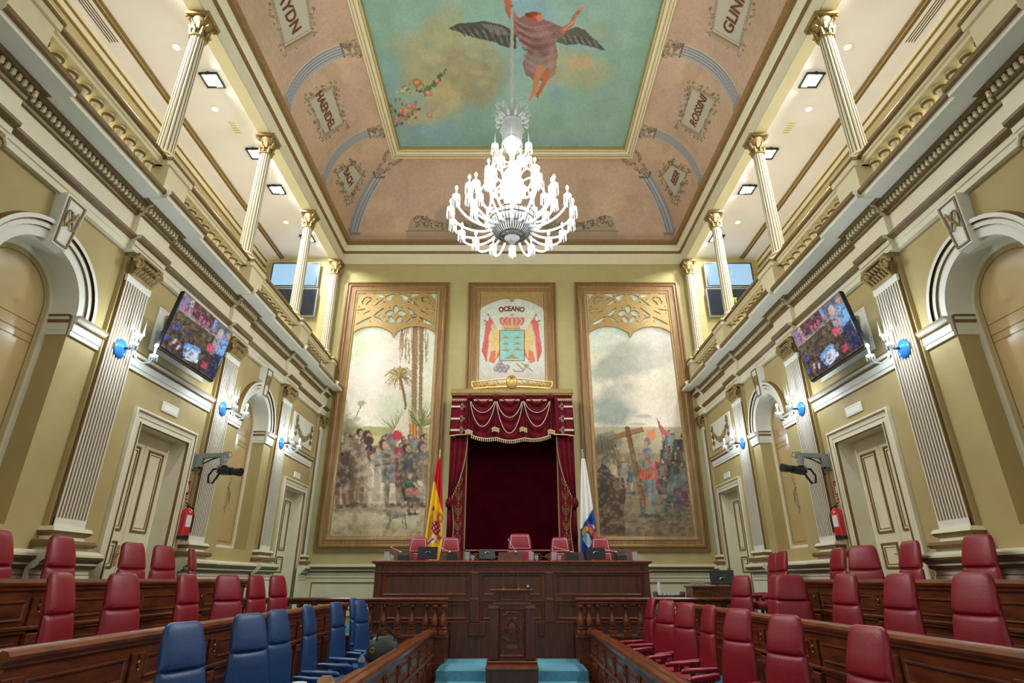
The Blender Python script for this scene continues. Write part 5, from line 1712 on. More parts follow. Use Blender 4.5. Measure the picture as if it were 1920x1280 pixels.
# ------------------------------------------------------------------ flags
def flag(name, xt, xb, lab, kind, x0w, x1w):
    t = thing(name, lab, 'flag', (xt, 13.05, 1.22))
    o = t.location[:]
    b = MB(); b.tube([(xt, 13.05, 1.25), (xt, 13.05, 4.22)], .016, 8); b.lathe([(.09, 0), (.09, .03), (.03, .05)], (xt, 13.05, 1.22), 16)
    b.lathe([(.018, 0), (.03, .03), (.02, .08), (.03, .1), (.002, .2)], (xt, 13.05, 4.22), 8)
    b.build('pole', 'gilt' if kind == 's' else 'steel', t, o, smooth=True)
    nu, nv = 70, 160
    u = np.linspace(0, 1, nu)[:, None]; v = np.linspace(0, 1, nv)[None, :]
    Z = 4.18 - 2.55 * v + 0 * u
    xl = xt - .03 + (x0w - xt + .03) * v ** .8; xr = xt + .04 + (x1w - xt - .04) * v ** .9
    X = xl + (xr - xl) * u
    Yv = 12.98 - .06 * np.sin(u * 15 + v * 1.5) * (.2 + v) - .1 * v
    G = np.stack([X, Yv, Z + .05 * np.sin(u * 5) * v], -1)
    if kind == 's':
        p = Paint(U_ := u + 0 * v, V_ := v + 0 * u, (240, 196, 36))
        p.poly([(0, -.1), (1.1, -.1), (1.1, .52), (.85, .40), (.25, .22), (0, .20)], (190, 24, 34))
        p.poly([(-.1, .80), (.06, .78), (.12, 1.1), (-.1, 1.1)], (196, 30, 36))
        p.poly([(.12, .50), (.45, .44), (.95, .46), (1.0, .62), (.8, .72), (.2, .72)], (206, 150, 70), .55)
        p.ell(.30, .44, .10, .022, (176, 40, 44)).ell(.80, .505, .22, .04, (190, 90, 60)).ell(.80, .505, .13, .02, (214, 170, 80))
        p.poly([(.28, .56), (.62, .535), (.85, .56), (.85, .625), (.55, .66), (.28, .62)], (166, 24, 50))
        for a in range(5):
            for c in range(4): p.ell(.34 + a * .11, .565 + c * .02, .035, .007, (236, 220, 190) if (a + c) % 2 else (90, 30, 70))
        p.poly([(.1, .70), (.5, .655), (.66, .67), (.5, .72), (.15, .755)], (222, 218, 206)); p.poly([(.62, .67), (.78, .64), (.95, .66), (.8, .69)], (190, 40, 44)); p.line([(.12, .735), (.48, .69)], .02, (176, 40, 44))
        p.line([(.12, .53), (.14, .68)], .06, (196, 130, 60)); p.line([(.97, .55), (.97, .66)], .06, (200, 170, 120))
    else:
        p = Paint(u + 0 * v, v + 0 * u, (28, 70, 150))
        p.poly([(-.1, -.1), (1.1, -.1), (1.1, .40), (.6, .50), (.1, .60), (-.1, .60)], (238, 238, 232))
        p.poly([(.98, .84), (1.1, .80), (1.1, 1.2), (.5, 1.2), (.62, .97)], (240, 200, 50))
        p.ell(.72, .575, .2, .02, (200, 206, 214)).ell(.66, .605, .18, .05, (208, 92, 64)).ell(.68, .61, .1, .028, (222, 176, 76)).ell(.86, .64, .13, .03, (200, 70, 60))
        p.ell(.28, .625, .2, .032, (228, 172, 66), 1, .3, -.1, .2).poly([(.12, .69), (.40, .645), (.72, .70), (.42, .765)], (176, 204, 214))
        for c in range(5): p.line([(.24 + c * .04, .68 + c * .014), (.44 + c * .04, .665 + c * .014)], .008, (120, 150, 160))
        p.line([(.84, .70), (.72, .745), (.62, .79)], .10, (228, 164, 60), 1, .05).line([(.80, .72), (.95, .76)], .05, (226, 160, 60)).line([(.66, .78), (.44, .80)], .03, (226, 160, 60)).line([(.7, .77), (.8, .83)], .035, (220, 150, 56))
    p.C *= (1 - .0 * v)[..., None]
    ob = paint_mesh('cloth', G, p.C, 'cloth', t, o)
    sol = ob.modifiers.new('s', 'SOLIDIFY'); sol.thickness = .004
    return t


flag('flag', -1.66, -1.7, 'red and yellow flag with coat of arms, left of the canopy', 's', -1.93, -1.42)
flag('flag', 1.62, 1.7, 'white, blue and yellow flag with coat of arms, right of the canopy', 'c', 1.43, 1.92)

# ------------------------------------------------------------------ chairs
def rloop(hw, ht, z, cx=0.0, cy=0.0, n=20, e=2.6):
    r = []
    for j in range(n):
        a = 2 * PI * j / n
        c, s_ = math.cos(a), math.sin(a)
        r.append((cx + hw * math.copysign(abs(c) ** (2 / e), c), cy + ht * math.copysign(abs(s_) ** (2 / e), s_), z))
    return r


def back_w(z):        # half width of the back at height z
    return .25 - .088 * max(0, (z - .45) / .75) ** 1.05


def back_y(z):
    v = (z - .42) / .78
    return .20 + .10 * v - .03 * math.sin(v * PI)


def make_chair(leather, name='leather_chair', stitched=False, wide=1.0):
    t = thing(name, None, None)
    b = MB(); loops = []
    zs = [.44, .46, .50, .58, .68, .78, .86, .885, .903]
    for i, z in enumerate(zs):
        k = (.75 if i == 0 else .93 if i == 1 else 1.0) * (.985 if i == len(zs) - 1 else 1)
        th = (.030 if i == 0 else .048) if i < len(zs) - 2 else (.042 if i == len(zs) - 2 else .020)
        loops.append(rloop(back_w(z) * k * wide, th, z, 0, back_y(z)))
    b.loft(loops)
    b.build('backrest', leather, t, smooth=True)
    b = MB(); loops = []
    for i, (z, k, th) in enumerate(((.904, .985, .020), (.922, .998, .044), (.95, 1.0, .05), (1.03, 1.0, .048), (1.10, .995, .044), (1.15, .97, .040), (1.178, .90, .033), (1.192, .80, .024), (1.198, .66, .012))):
        loops.append(rloop(back_w(z) * k * wide, th, z, 0, back_y(z) - .004))
    b.loft(loops)
    hd = b.build('headrest', leather, t, smooth=True)
    if stitched:
        b = MB()
        for z0, z1 in ((.925, 1.15), (.56, .88)):
            for k in (-1, 1): b.tube([(k * (back_w(z) - .035) * wide, back_y(z) - .049, z) for z in (z0, (z0 + z1) / 2, z1)], .003, 4)
            for z in (z0, z1): b.tube([(-(back_w(z) - .035) * wide, back_y(z) - .050, z), ((back_w(z) - .035) * wide, back_y(z) - .050, z)], .003, 4)
        b.build('stitching', 'paper', t)
    b = MB(); b.loft([rloop(.20 * wide, .20, .38, 0, -.03), rloop(.235 * wide, .235, .40, 0, -.03), rloop(.245 * wide, .245, .44, 0, -.03), rloop(.235 * wide, .235, .475, 0, -.03), rloop(.19 * wide, .19, .488, 0, -.03)])
    b.build('seat', leather, t, smooth=True)
    for k in (-1, 1):
        b = MB()
        x = k * .275 * wide
        L = []
        for y, z, hw, ht in ((-.22, .545, .020, .012), (-.205, .55, .032, .025), (-.15, .555, .036, .028), (.0, .56, .036, .028), (.12, .565, .034, .028), (.18, .57, .02, .018)):
            L.append([(x + hw * math.cos(2 * PI * j / 12), y, z + ht * math.sin(2 * PI * j / 12)) for j in range(12)])
        b.loft(L); 
        b.box(x - .015, -.12, .42, x + .015, -.07, .545, 0, .005); b.box(x - .015, .06, .42, x + .015, .11, .545, 0, .005)
        b.build('armrest', leather, t, smooth=True)
    b = MB(); b.lathe([(.05, .38), (.05, .36), (.028, .35), (.028, .12), (.045, .1), (.045, .06)], (0, -.03, 0), 12)
    b.box(-.12, -.12, .365, .12, .08, .385, 0, .004)
    b.build('gas_column', 'chrome', t, smooth=True)
    for j in range(5):
        a = 2 * PI * j / 5 + .3
        b = MB(); b.tube([(0, -.03, .09), (.16 * math.cos(a), -.03 + .16 * math.sin(a), .08), (.28 * math.cos(a), -.03 + .28 * math.sin(a), .06)], [.028, .022, .016], 6)
        lg = b.build('leg', 'chrome', t, smooth=True)
        b = MB(); x, y = .28 * math.cos(a), -.03 + .28 * math.sin(a)
        b.lathe([(.001, .0), (.02, .004), (.026, .026), (.02, .048), (.001, .052)], (x, y, 0), 8)
        b.build('castor', 'black', lg, smooth=True)
    return t


red0 = make_chair('red'); blue0 = make_chair('blue'); pres0 = make_chair('red', 'leather_armchair', True)
used = set()


def put_chair(src, x, y, z, ang, lab, group):
    t = src if id(src) not in used else copy_tree(src)
    used.add(id(src))
    t.location = (x, y, z); t.rotation_euler = (0, 0, ang)
    tag(t, lab, 'chair', group)
    return t


def row_chair(src, px, py, w, X, floor, lab, group):
    P = onX(px, py, X)
    zc = P.y * CT + (P.z - HC) * ST
    c = min(1, w * zc / (FPX * .40))
    phi = math.acos(c)
    d = math.atan2(-P.y, -P.x)
    s = -1 if X < 0 else 1
    f = d + (phi if s < 0 else -phi)
    fx, fy = math.cos(f), math.sin(f)
    # local front is -Y
    put_chair(src, P.x + fx * .28, P.y + fy * .28, floor, f + PI / 2, lab, group)


GA = 'blue leather chairs behind the left front desk'; GB = 'red leather chairs in the left middle row'; GC = 'red leather chairs in the left back row'
HA = 'red leather chairs behind the right front desk'; HB = 'red leather chairs in the right middle row'; HC_ = 'red leather chairs in the right back row'
XA, XB, XC = 2.32, 3.5, 4.5
for px, py, w, lab in ((348, 1166, 76, 'blue leather chair at the left front desk, nearest the camera'), (470, 1150, 63, 'blue leather chair second from the camera, overlapped on its right by another'), (523, 1141, 39, 'blue leather chair third from the camera, touching the one before it'), (579, 1134, 20, 'blue leather chair turned edge-on, fourth from the camera'), (631, 1130, 22, 'blue leather chair fifth from the camera, beyond the edge-on one')):
    row_chair(blue0, px, py, w, -XA, .17, lab, GA)
row_chair(blue0, 677, 1118, 22, -2.2, .17, 'blue leather chair beside the dark bag, farthest but one', GA)
row_chair(blue0, 665, 1117, 16, -2.5, .17, 'blue leather chair mostly hidden behind the chair beside the bag', GA)
for px, py, w, lab in ((123, 1058, 43, 'red chair leftmost in the left middle row'), (238, 1062, 56, 'red chair second from left in the left middle row'), (353, 1080, 36, 'red chair third from left in the left middle row, lower than its neighbours'), (430, 1072, 47, 'wide turned red chair with creased leather in the left middle row'), (483, 1069, 30, 'red chair fifth from left in the left middle row'), (523, 1070, 31, 'red chair rightmost in the left middle row, before the rear door')):
    row_chair(red0, px, py, w, -XB, .5, lab, GB)
for px, py, w, lab in ((3, 992, 45, 'dark red chair cut by the left picture edge in the back row'), (121, 1000, 45, 'dark red chair in front of the near left pilaster base'), (252, 1017, 43, 'dark red chair in front of the near left double door'), (310, 1019, 39, 'dark red chair below the left fire extinguisher'), (362, 1025, 8, 'dark red chair seen edge-on at the end of the left back row')):
    row_chair(red0, px, py, w, -XC, FC, lab, GC)
for px, py, w, lab in ((1220, 1119, 12, 'red chair seen edge-on beside the right wooden balustrade'), (1248, 1123, 34, 'red chair second from the balustrade at the right front desk'), (1285, 1128, 36, 'red chair third from the balustrade at the right front desk'), (1329, 1136, 23, 'narrow turned red chair, fourth from the balustrade at the right front desk'), (1382, 1141, 51, 'red chair fifth from the balustrade at the right front desk'), (1470, 1155, 65, 'red chair sixth from the balustrade at the right front desk'), (1623, 1172, 72, 'red chair at the right front desk, nearest the camera')):
    row_chair(red0, px, py, w, {1220: 2.2, 1248: 2.2, 1285: 2.25}.get(px, XA), .17, lab, HA)
for px, py, w, lab in ((1388, 1072, 35, 'red chair leftmost in the right middle row, near the rear door'), (1477, 1071, 66, 'wide red chair facing the camera in the right middle row'), (1582, 1072, 43, 'red chair third in the right middle row'), (1685, 1083, 54, 'red chair fourth in the right middle row, lower than its neighbours'), (1820, 1076, 73, 'red chair nearest the camera in the right middle row')):
    row_chair(red0, px, py, w, XB, .5, lab, HB)
row_chair(red0, 1449, 1073, 14, XB, .5, 'red chair almost hidden behind the wide red chair, right middle row', HB)
row_chair(red0, 1466, 1040, 19, 4.15, FC, 'dark red chair at the far end of the right back row', HC_)
row_chair(red0, 1450, 1042, 16, 4.35, FC, 'dark red chair overlapped by the far end chair, right back row', HC_)
for px, py, w, lab in ((1570, 1028, 26, 'narrow dark red chair under the right fire extinguisher'), (1615, 1023, 55, 'wide dark red chair under the near right door frame'), (1703, 1014, 35, 'dark red chair in front of the near right double door'), (1830, 1005, 53, 'dark red chair in front of the near right pilaster base')):
    row_chair(red0, px, py, w, XC, FC, lab, HC_)
for k, (px, py) in enumerate(((787, 1005), (848, 1005), (1049, 1005), (1124, 1005))):
    P = onY(px, py, 12.25)
    put_chair(pres0, P.x, 12.0, 1.22 + .02, (.06, .1, -.02, -.06)[k], 'stitched red armchair at the high desk, %s' % ['leftmost', 'between the left flag and canopy opening', 'between canopy opening and right flag', 'rightmost'][k], 'stitched armchairs at the high desk')
big = make_chair('red', 'leather_armchair', True, 1.2)
tag(big, 'broad square red armchair at the middle of the high desk', 'chair', 'stitched armchairs at the high desk')
big.location = (.16, 12.05, 1.24); big.scale = (1.05, 1, 1.06)

# ------------------------------------------------------------------ long desks
def wood_face(b, s, X, y0, y1, z0, z1, step, mod=0):
    """panelled wooden face on the plane x = s*X looking to the hall centre; faces b (list of builders)"""
    n = max(1, round((y1 - y0) / step)); w = (y1 - y0) / n
    pl = lambda u, v, d: (s * (X - d), u, v)
    zf = z1 - .30
    for k in range(n):
        a = y0 + k * w; c = a + w
        b.box(s * X, a + .002, z0, s * (X + .03), c - .002, z1, 0)
        b.box(s * X, a + .003, z0, s * (X - .02), a + .15, z1 - .1, 0, .004)     # stile
        b.tube([(s * (X - .025), a + .076 + .018 * math.sin(i * .9) * (1 - i / 14), zf + .09 + i * .008) for i in range(14)], .006, 4, 1)
        b.frame(a + .19, zf + .03, c - .04, z1 - .12, [(0, 0.001), (.008, .014), (.018, .010), (.03, -.012), (.05, -.004)], [1, 1, 1, 0], pl)
        b.box(s * X, a + .19 + .03, zf + .06, s * (X - .003), c - .07, z1 - .15, 0)
        b.box(s * X, a, zf - .035, s * (X - .035), c, zf - .005, 1, .006); b.box(s * X, a, zf - .06, s * (X - .02), c, zf - .035, 1, .004)
        b.box(s * X, a + .01, zf - .14, s * (X - .035), a + .14, zf - .06, 1, .008)
        b.frame(a + .20, z0 + .12, c - .05, zf - .12, [(0, 0.001), (.01, .018), (.022, .012), (.04, -.012), (.06, -.004)], [1, 1, 1, 0], pl)
        b.box(s * X, a, z0, s * (X - .025), c, z0 + .09, 1, .004)


def desk_row(name, lab, s, X, y0, y1, ztop, zfl, zfr, step, ends=True, outer=True):
    t = thing(name, lab, 'desk', (s * X, (y0 + y1) / 2, zfl))
    o = t.location[:]
    b = MB(); wood_face(b, s, X, y0, y1, zfr, ztop - .04, step)
    b.build('front_panel', ['wood', 'woodh'], t, o)
    b = MB()
    prof = [(-.10, ztop - .05), (-.10, ztop), (-.06, ztop + .0), (-.04, ztop - .012), (-.01, ztop - .012), (.0, ztop), (.035, ztop - .006), (.05, ztop - .03), (.045, ztop - .05), (.025, ztop - .06), (.02, ztop - .085), (.0, ztop - .09)]
    b.sweepY(prof, y0 - .03, y1 + .03, 0, s, X)
    b.build('top_rail', 'woodh', t, o)
    b = MB(); b.box(s * (X + .08), y0, ztop - .17, s * (X + .40), y1, ztop - .14, 0, .005); b.build('desktop', 'woodh', t, o)
    if ends:
        b = MB()
        for y, k in ((y0, -1), (y1, 1)):
            b.box(s * (X + .0), y, zfl + .002, s * (X + .40), y + k * .03, ztop - .10, 0, .004)
            b.box(s * (X - .02), y, ztop - .12, s * (X + .43), y + k * .05, ztop - .09, 1, .006)
            b.frame(X + .06, zfl + .1, X + .36, ztop - .2, [(0, .0), (.01, .012), (.03, -.005)], 1, lambda u, w, d: (s * u, y + k * (.03 + d), w))
        b.build('end_panel', ['wood', 'woodh'], t, o)
    return t


desk_row('bench_desk', 'dark wooden front desk along the left of the centre aisle', -1, 1.27, 2.6, 10.22, .90, .17, .002, .78)
desk_row('bench_desk', 'dark wooden front desk along the right of the centre aisle', 1, 1.27, 2.6, 10.22, .90, .17, .002, .78)
L = desk_row('bench_desk', 'dark wooden middle row desk behind the blue chairs', -1, 2.69, 3.42, 10.15, 1.30, .5, .18, 1.22)
desk_row('bench_desk', 'dark wooden middle row desk behind the right front red chairs', 1, 2.69, 2.2, 10.15, 1.30, .5, .18, 1.22)
desk_row('bench_desk', 'dark wooden back row desk below the left wall', -1, 3.86, 2.4, 8.9, 1.65, FC, .505, 1.25)
desk_row('bench_desk', 'dark wooden back row desk below the right wall', 1, 3.86, 2.4, 9.15, 1.645, FC, .505, 1.25)

# ------------------------------------------------------------------ wooden balustrades
WB = [(.045, 0), (.045, .07), (.05, .075), (.03, .085), (.045, .10), (.03, .115), (.045, .15), (.052, .19), (.042, .25), (.022, .31), (.018, .35), (.02, .38), (.034, .385), (.02, .395), (.03, .41), (.045, .42), (.045, .46)]
wbm = None
for s in (-1, 1):
    t = thing('wooden_balustrade', 'turned dark wooden balustrade closing the floor on the %s' % SIDE[s], 'balustrade', (s * 2.9, 10.42, 0), group='turned wooden balustrades')
    o = t.location[:]
    b = MB(); b.box(s * 1.30, 10.36, .76, s * 4.84, 10.48, .80, 1, .008); b.box(s * 1.3, 10.37, .002, s * 4.84, 10.445, .76, 0)
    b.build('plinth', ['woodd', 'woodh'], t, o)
    b = MB(); b.box(s * 1.06, 10.30, 1.31, s * 4.84, 10.54, 1.36, 0, .015); b.box(s * 1.09, 10.34, 1.262, s * 4.84, 10.50, 1.31, 0, .01)
    b.build('handrail', 'woodh', t, o)
    b = MB(); b.box(s * 1.05, 10.30, .76, s * 1.36, 10.56, .80, 0, .012); b.box(s * 1.08, 10.33, .41, s * 1.33, 10.53, .76)
    b.box(s * 1.10, 10.28, .002, s * 1.33, 10.53, .41)
    b.box(s * 1.08, 10.53, .402, s * 1.118, 10.97, .775)
    b.build('newel', 'wood', t, o)
    pos = [(1.13, 10.36), (1.13, 10.48), (1.27, 10.36), (1.27, 10.48)] + [(1.42 + .235 * k, 10.42) for k in range(15)]
    for x, y in pos:
        if wbm is None:
            b = MB(); b.lathe(WB, (0, 0, 0), 14); b.box(-.05, -.05, 0, .05, .05, .07, 0, .006)
            ob = b.build('baluster', 'woodh', t, (0, 0, 0), smooth=True); wbm = ob.data
        else:
            ob = bpy.data.objects.new('baluster', wbm); COL.objects.link(ob); ob.parent = t
        ob.location = (s * x - o[0], y - o[1], .80); ob.scale = (1.25, 1.25, 1)

# ------------------------------------------------------------------ high desk and lectern
t = thing('high_desk', 'long panelled mahogany desk raised before the canopy', 'desk', (0, 11.3, .4))
o = t.location[:]
Yd = 11.0


def yface(b, x0, x1, z0, z1, y, prof=None, raised=False):
    pl = lambda u, w, d: (u, y - d, w)
    b.frame(x0, z0, x1, z1, [(0, .001), (.008, .018), (.022, .012), (.045, -.018), (.07, -.006)] if not raised else [(0, .001), (.006, .012), (.016, .012), (.03, -.002)], 1, pl)


b = MB()
b.box(-2.46, Yd, .762, 2.46, Yd + .05, 1.9, 0); b.box(-1.07, Yd - .02, .402, 1.07, Yd + .05, .95, 0)
for s in (-1, 1):
    b.box(s * 2.46, Yd, 1.225, s * 2.43, Yd + .8, 1.9, 0)
for xa, xb in ((-2.30, -.80), (-.52, .52), (.80, 2.30)):
    yface(b, xa, xb, 1.795, 1.895, Yd, raised=True)
    yface(b, xa, xb, 1.38, 1.72, Yd)
    yface(b, xa, xb, 1.00, 1.24, Yd)
for x in (-.66, .66):
    b.box(x - .065, Yd - .03, 1.33, x + .065, Yd, 1.74, 0, .006); b.box(x - .08, Yd - .045, 1.735, x + .08, Yd, 1.77, 1, .005); b.box(x - .08, Yd - .045, 1.30, x + .08, Yd, 1.34, 1, .005)
    b.box(x - .085, Yd - .035, .95, x + .085, Yd, 1.29, 0, .006); b.box(x - .1, Yd - .05, .74, x + .2 * (-1 if x > 0 else 1), Yd, .94, 0, .008)
    b.tube([(x + .03 * math.sin(i * .8), Yd - .015, 1.80 + i * .008) for i in range(13)], .008, 5, 1)
for s in (-1, 1):
    b.box(s * 2.34, Yd - .02, 1.30, s * 2.46, Yd, 1.75, 0, .005); b.box(s * 2.34, Yd - .02, 1.78, s * 2.46, Yd, 1.9, 0, .005)
b.box(-2.50, Yd - .04, 1.75, 2.50, Yd + .02, 1.775, 1, .006); b.box(-2.48, Yd - .03, 1.285, 2.48, Yd + .02, 1.305, 1, .005); b.box(-2.48, Yd - .025, .945, 2.48, Yd + .02, .965, 1, .005)
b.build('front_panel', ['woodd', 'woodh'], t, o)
b = MB(); b.box(-2.53, Yd - .07, 1.915, 2.53, Yd + .75, 1.955, 0, .012); b.box(-2.5, Yd - .04, 1.89, 2.5, Yd + .7, 1.915, 0, .008); b.build('desktop', 'woodh', t, o)

Yl = 9.4
t = thing('lectern', 'carved mahogany lectern with relief crest standing on the centre aisle', 'lectern', (0, Yl + .15, .4)); o = t.location[:]
b = MB(); b.box(-.27, Yl, .40, .27, Yl + .40, 1.47); b.box(-.29, Yl - .02, 1.29, .29, Yl + .42, 1.32, 1, .006)
for s in (-1, 1):
    b.box(s * .19, Yl - .015, 1.33, s * .26, Yl, 1.465, 0, .004); b.box(s * .20, Yl - .03, .56, s * .34, Yl + .2, 1.24, 0, .006); b.box(s * .19, Yl - .04, 1.235, s * .355, Yl + .2, 1.275, 1, .006)
yface(b, -.17, .17, 1.345, 1.45, Yl, raised=True)
yface(b, -.19, .19, .60, 1.24, Yl)
b.box(-.085, Yl - .015, .70, .085, Yl + .0, .77, 1, .006)
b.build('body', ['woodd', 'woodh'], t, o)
b = MB(); b.box(-.34, Yl - .05, 1.475, .33, Yl + .42, 1.505, 0, .01); b.box(-.31, Yl - .03, 1.455, .30, Yl + .4, 1.475, 0, .006); b.build('reading_top', 'woodh', t, o)
b = MB(); b.box(-.36, Yl - .10, .402, .36, Yl + .42, .53, 0, .006); b.box(-.37, Yl - .115, .525, .37, Yl + .42, .555, 1, .008)
b.box(-.36, 8.93, .002, .36, Yl - .1, .50, 0); b.box(-.37, 8.91, .49, .37, Yl - .08, .52, 1, .006); b.build('plinth', ['woodd', 'woodh'], t, o)
b = MB()
zc = .98; y = Yl - .008
b.lathe([(.001, 0), (.05, .01), (.055, .03), (.001, .04)], (0, 0, 0), 12)
for q in range(len(b.v) - 48, len(b.v)):
    p_ = b.v[q]; b.v[q] = (p_[0], y - .01 - p_[2] * .5, zc + p_[1] * 1.35)
for k in range(-2, 3): b.tube([(k * .018, y - .03, zc + .08), (k * .03, y - .035, zc + .115), (k * .02, y - .03, zc + .135)], .011, 6)
b.tube([(-.05, y - .03, zc + .08), (.05, y - .03, zc + .08)], .011, 6)
for s in (-1, 1):
    b.tube([(s * .065, y - .02, zc + .07), (s * .095, y - .025, zc + .03), (s * .07, y - .03, zc - .02), (s * .10, y - .02, zc - .075)], [.018, .02, .016, .01], 6)
    b.tube([(s * .07, y - .02, zc + .03), (s * .115, y - .02, zc + .01), (s * .135, y - .02, zc - .04)], .010, 5)
    b.tube([(s * .14, y, zc + .165), (s * .10, y - .012, zc + .175), (s * .07, y - .012, zc + .21), (0, y - .012, zc + .215)], .009, 5)
    b.tube([(s * .15, y, zc - .125), (s * .10, y - .012, zc - .135), (s * .06, y - .012, zc - .17), (0, y - .012, zc - .175)], .009, 5)
for (x, z) in ((-.02, .02), (.02, .02), (-.02, -.015), (.02, -.015), (0, -.05)): b.lathe([(.001, -.014), (.014, 0), (.001, .014)], (x, y - .032, zc + z), 7)
b.build('crest', 'woodh', t, o, smooth=True)


def mic(x, y, z, dx, dz, lab, h=None):
    b = MB(); b.lathe([(.02, 0), (.02, .008), (.006, .014)], (0, 0, 0), 10); b.tube([(0, 0, .008), (dx * .5, -.01, dz * .55), (dx, -.03, dz)], .004, 6)
    b.tube([(dx, -.03, dz), (dx * 1.08, -.035, dz * 1.06 + .01)], .009, 8)
    ob = b.build('microphone', 'paper' if h else 'steel', None, (0, 0, 0), smooth=True); ob.location = (x, y, z)
    return tag(ob, lab, 'microphone', 'gooseneck microphones')


mic(-.13, Yl + .12, 1.505, .0, .22, 'left gooseneck microphone on the lectern'); mic(.10, Yl + .12, 1.505, -.01, .22, 'right gooseneck microphone on the lectern')
b = MB(); b.box(-.025, 0, 0, .025, .04, .008); b.box(-.03, .01, .01, .03, .035, .07, 0, .006); b.box(-.018, .005, .022, .018, .011, .058, 1)
ob = b.build('control_box', ['black', 'steel'], None, (0, 0, 0)); ob.location = (.245, Yl + .1, 1.505); tag(ob, 'small black control box on the right of the lectern top', 'control box')

ZD = 1.956


def riser(px0, px1, lab, glab, console=None, flip=False):
    a = onY(px0, 1040, 11.3).x; c = onY(px1, 1040, 11.3).x
    b = MB(); b.hexa([(a, 11.2, ZD), (c, 11.2, ZD), (c, 11.5, ZD), (a, 11.5, ZD)], [(a + .02, 11.25, ZD + .15), (c - .02, 11.25, ZD + .15), (c - .02, 11.5, ZD + .15), (a + .02, 11.5, ZD + .15)])
    ob = b.build('console_riser', 'woodd'); tag(ob, lab, 'riser', 'brown risers on the high desk')
    if console:
        a = onY(console[0], 1040, 11.25).x; c = onY(console[1], 1040, 11.25).x
        b = MB(); b.hexa([(a, 11.08, ZD + .0), (c, 11.08, ZD + .0), (c, 11.185, ZD + .0), (a, 11.185, ZD + .0)], [(a + .005, 11.10, ZD + .09), (c - .005, 11.10, ZD + .09), (c - .005, 11.185, ZD + .14), (a + .005, 11.185, ZD + .14)])
        ob = b.build('desk_console', 'black'); tag(ob, glab, 'console', 'black microphone consoles')


for p0, p1, q, cs in ((734, 774, 'leftmost', (749, 768)), (824, 864, 'second from left', (839, 858)), (933, 981, 'middle', None), (1058, 1095, 'fourth from left', (1062, 1083)), (1149, 1187, 'rightmost', (1153, 1172))):
    riser(p0, p1, 'low dark brown riser on the high desk, %s' % q, 'black microphone console on the high desk, %s' % q, cs)
for px, dx, dz, q in ((751, -.17, .20, 'leftmost'), (843, -.2, .21, 'second from left'), (967, -.13, .33, 'middle'), (1072, -.3, .2, 'fourth from left'), (1155, -.2, .16, 'rightmost')):
    P = onY(px, 1040, 11.25); mic(P.x, 11.22, ZD + (.15 if px != 967 else .15), dx, dz - .12, 'pale gooseneck microphone on the high desk, %s' % q, 1)


def monitor(px, w, y, z, lab, tilt=.25, rz=0.0, h=.22):
    P = onY(px, 1040, y)
    t = thing('monitor', lab, 'monitor', (P.x, y, z), rz, 'black monitors')
    b = MB(); c, s_ = math.cos(tilt), math.sin(tilt)
    f = lambda x, d, q: (x, -d * c + q * s_ + .0, .03 + q * c + d * s_)
    vs = [f(x, d, q) for q in (0, h) for x, d in ((-w / 2, 0), (w / 2, 0), (w / 2, -.03), (-w / 2, -.03))]
    b.hexa(vs[:4], vs[4:]); b.build('housing', 'black', t)
    b = MB(); vs = [f(x, d, q) for q in (.012, h - .012) for x, d in ((-w / 2 + .012, -.031), (w / 2 - .012, -.031), (w / 2 - .012, -.033), (-w / 2 + .012, -.033))]; b.hexa(vs[:4], vs[4:]); b.build('screen', 'screenoff', t)
    b = MB(); b.tube([f(-.04, .01, .1), f(-.02, .02, .12), f(.03, .02, .12), f(.05, .01, .11)], .008, 5); b.build('bracket', 'steel', t)
    b = MB()
    for k in (-1, 1): b.tube([(k * w * .3, -.04, .004), (k * w * .27, -.01, .09)], .004, 5)
    b.box(-w * .3, -.05, 0, w * .3, .10, .006); b.build('stand', 'chrome', t)


monitor(801, .36, 11.13, ZD, 'black monitor seen from behind before the leftmost armchair'); monitor(914, .30, 11.15, ZD, 'black monitor turned aside, left of the middle armchair', .3, .3, .18); monitor(1117, .36, 11.13, ZD, 'black monitor seen from behind before the rightmost armchair', .25, 0, .2)


def glass(x, y, z, jug, lab, grp):
    b = MB()
    if jug: b.lathe([(.001, 0), (.045, .0), (.05, .03), (.042, .09), (.048, .15), (.044, .15), (.038, .09), (.045, .03), (.001, .008)], (0, 0, 0), 14); b.tube([(.045, 0, .12), (.075, 0, .10), (.07, 0, .05), (.045, 0, .03)], .006, 6)
    else: b.lathe([(.001, 0), (.026, 0), (.033, .09), (.030, .09), (.024, .006), (.001, .006)], (0, 0, 0), 12)
    ob = b.build('water_jug' if jug else 'drinking_glass', 'clear', None, (0, 0, 0), smooth=True); ob.location = (x, y, z)
    tag(ob, lab, 'jug' if jug else 'glass', grp)


for px, q in ((725, 'at the left end'), (876, 'left of the turned monitor'), (996, 'right of the middle armchair'), (1039, 'before the fourth armchair'), (1190, 'at the right end')):
    P = onY(px, 1040, 11.1)
    glass(P.x, 11.1, ZD, True, 'clear glass jug on the high desk %s' % q, 'glass jugs on the high desk')
    glass(P.x + .1, 11.12, ZD, False, 'clear drinking glass beside the jug, high desk %s' % q, 'drinking glasses on the high desk')

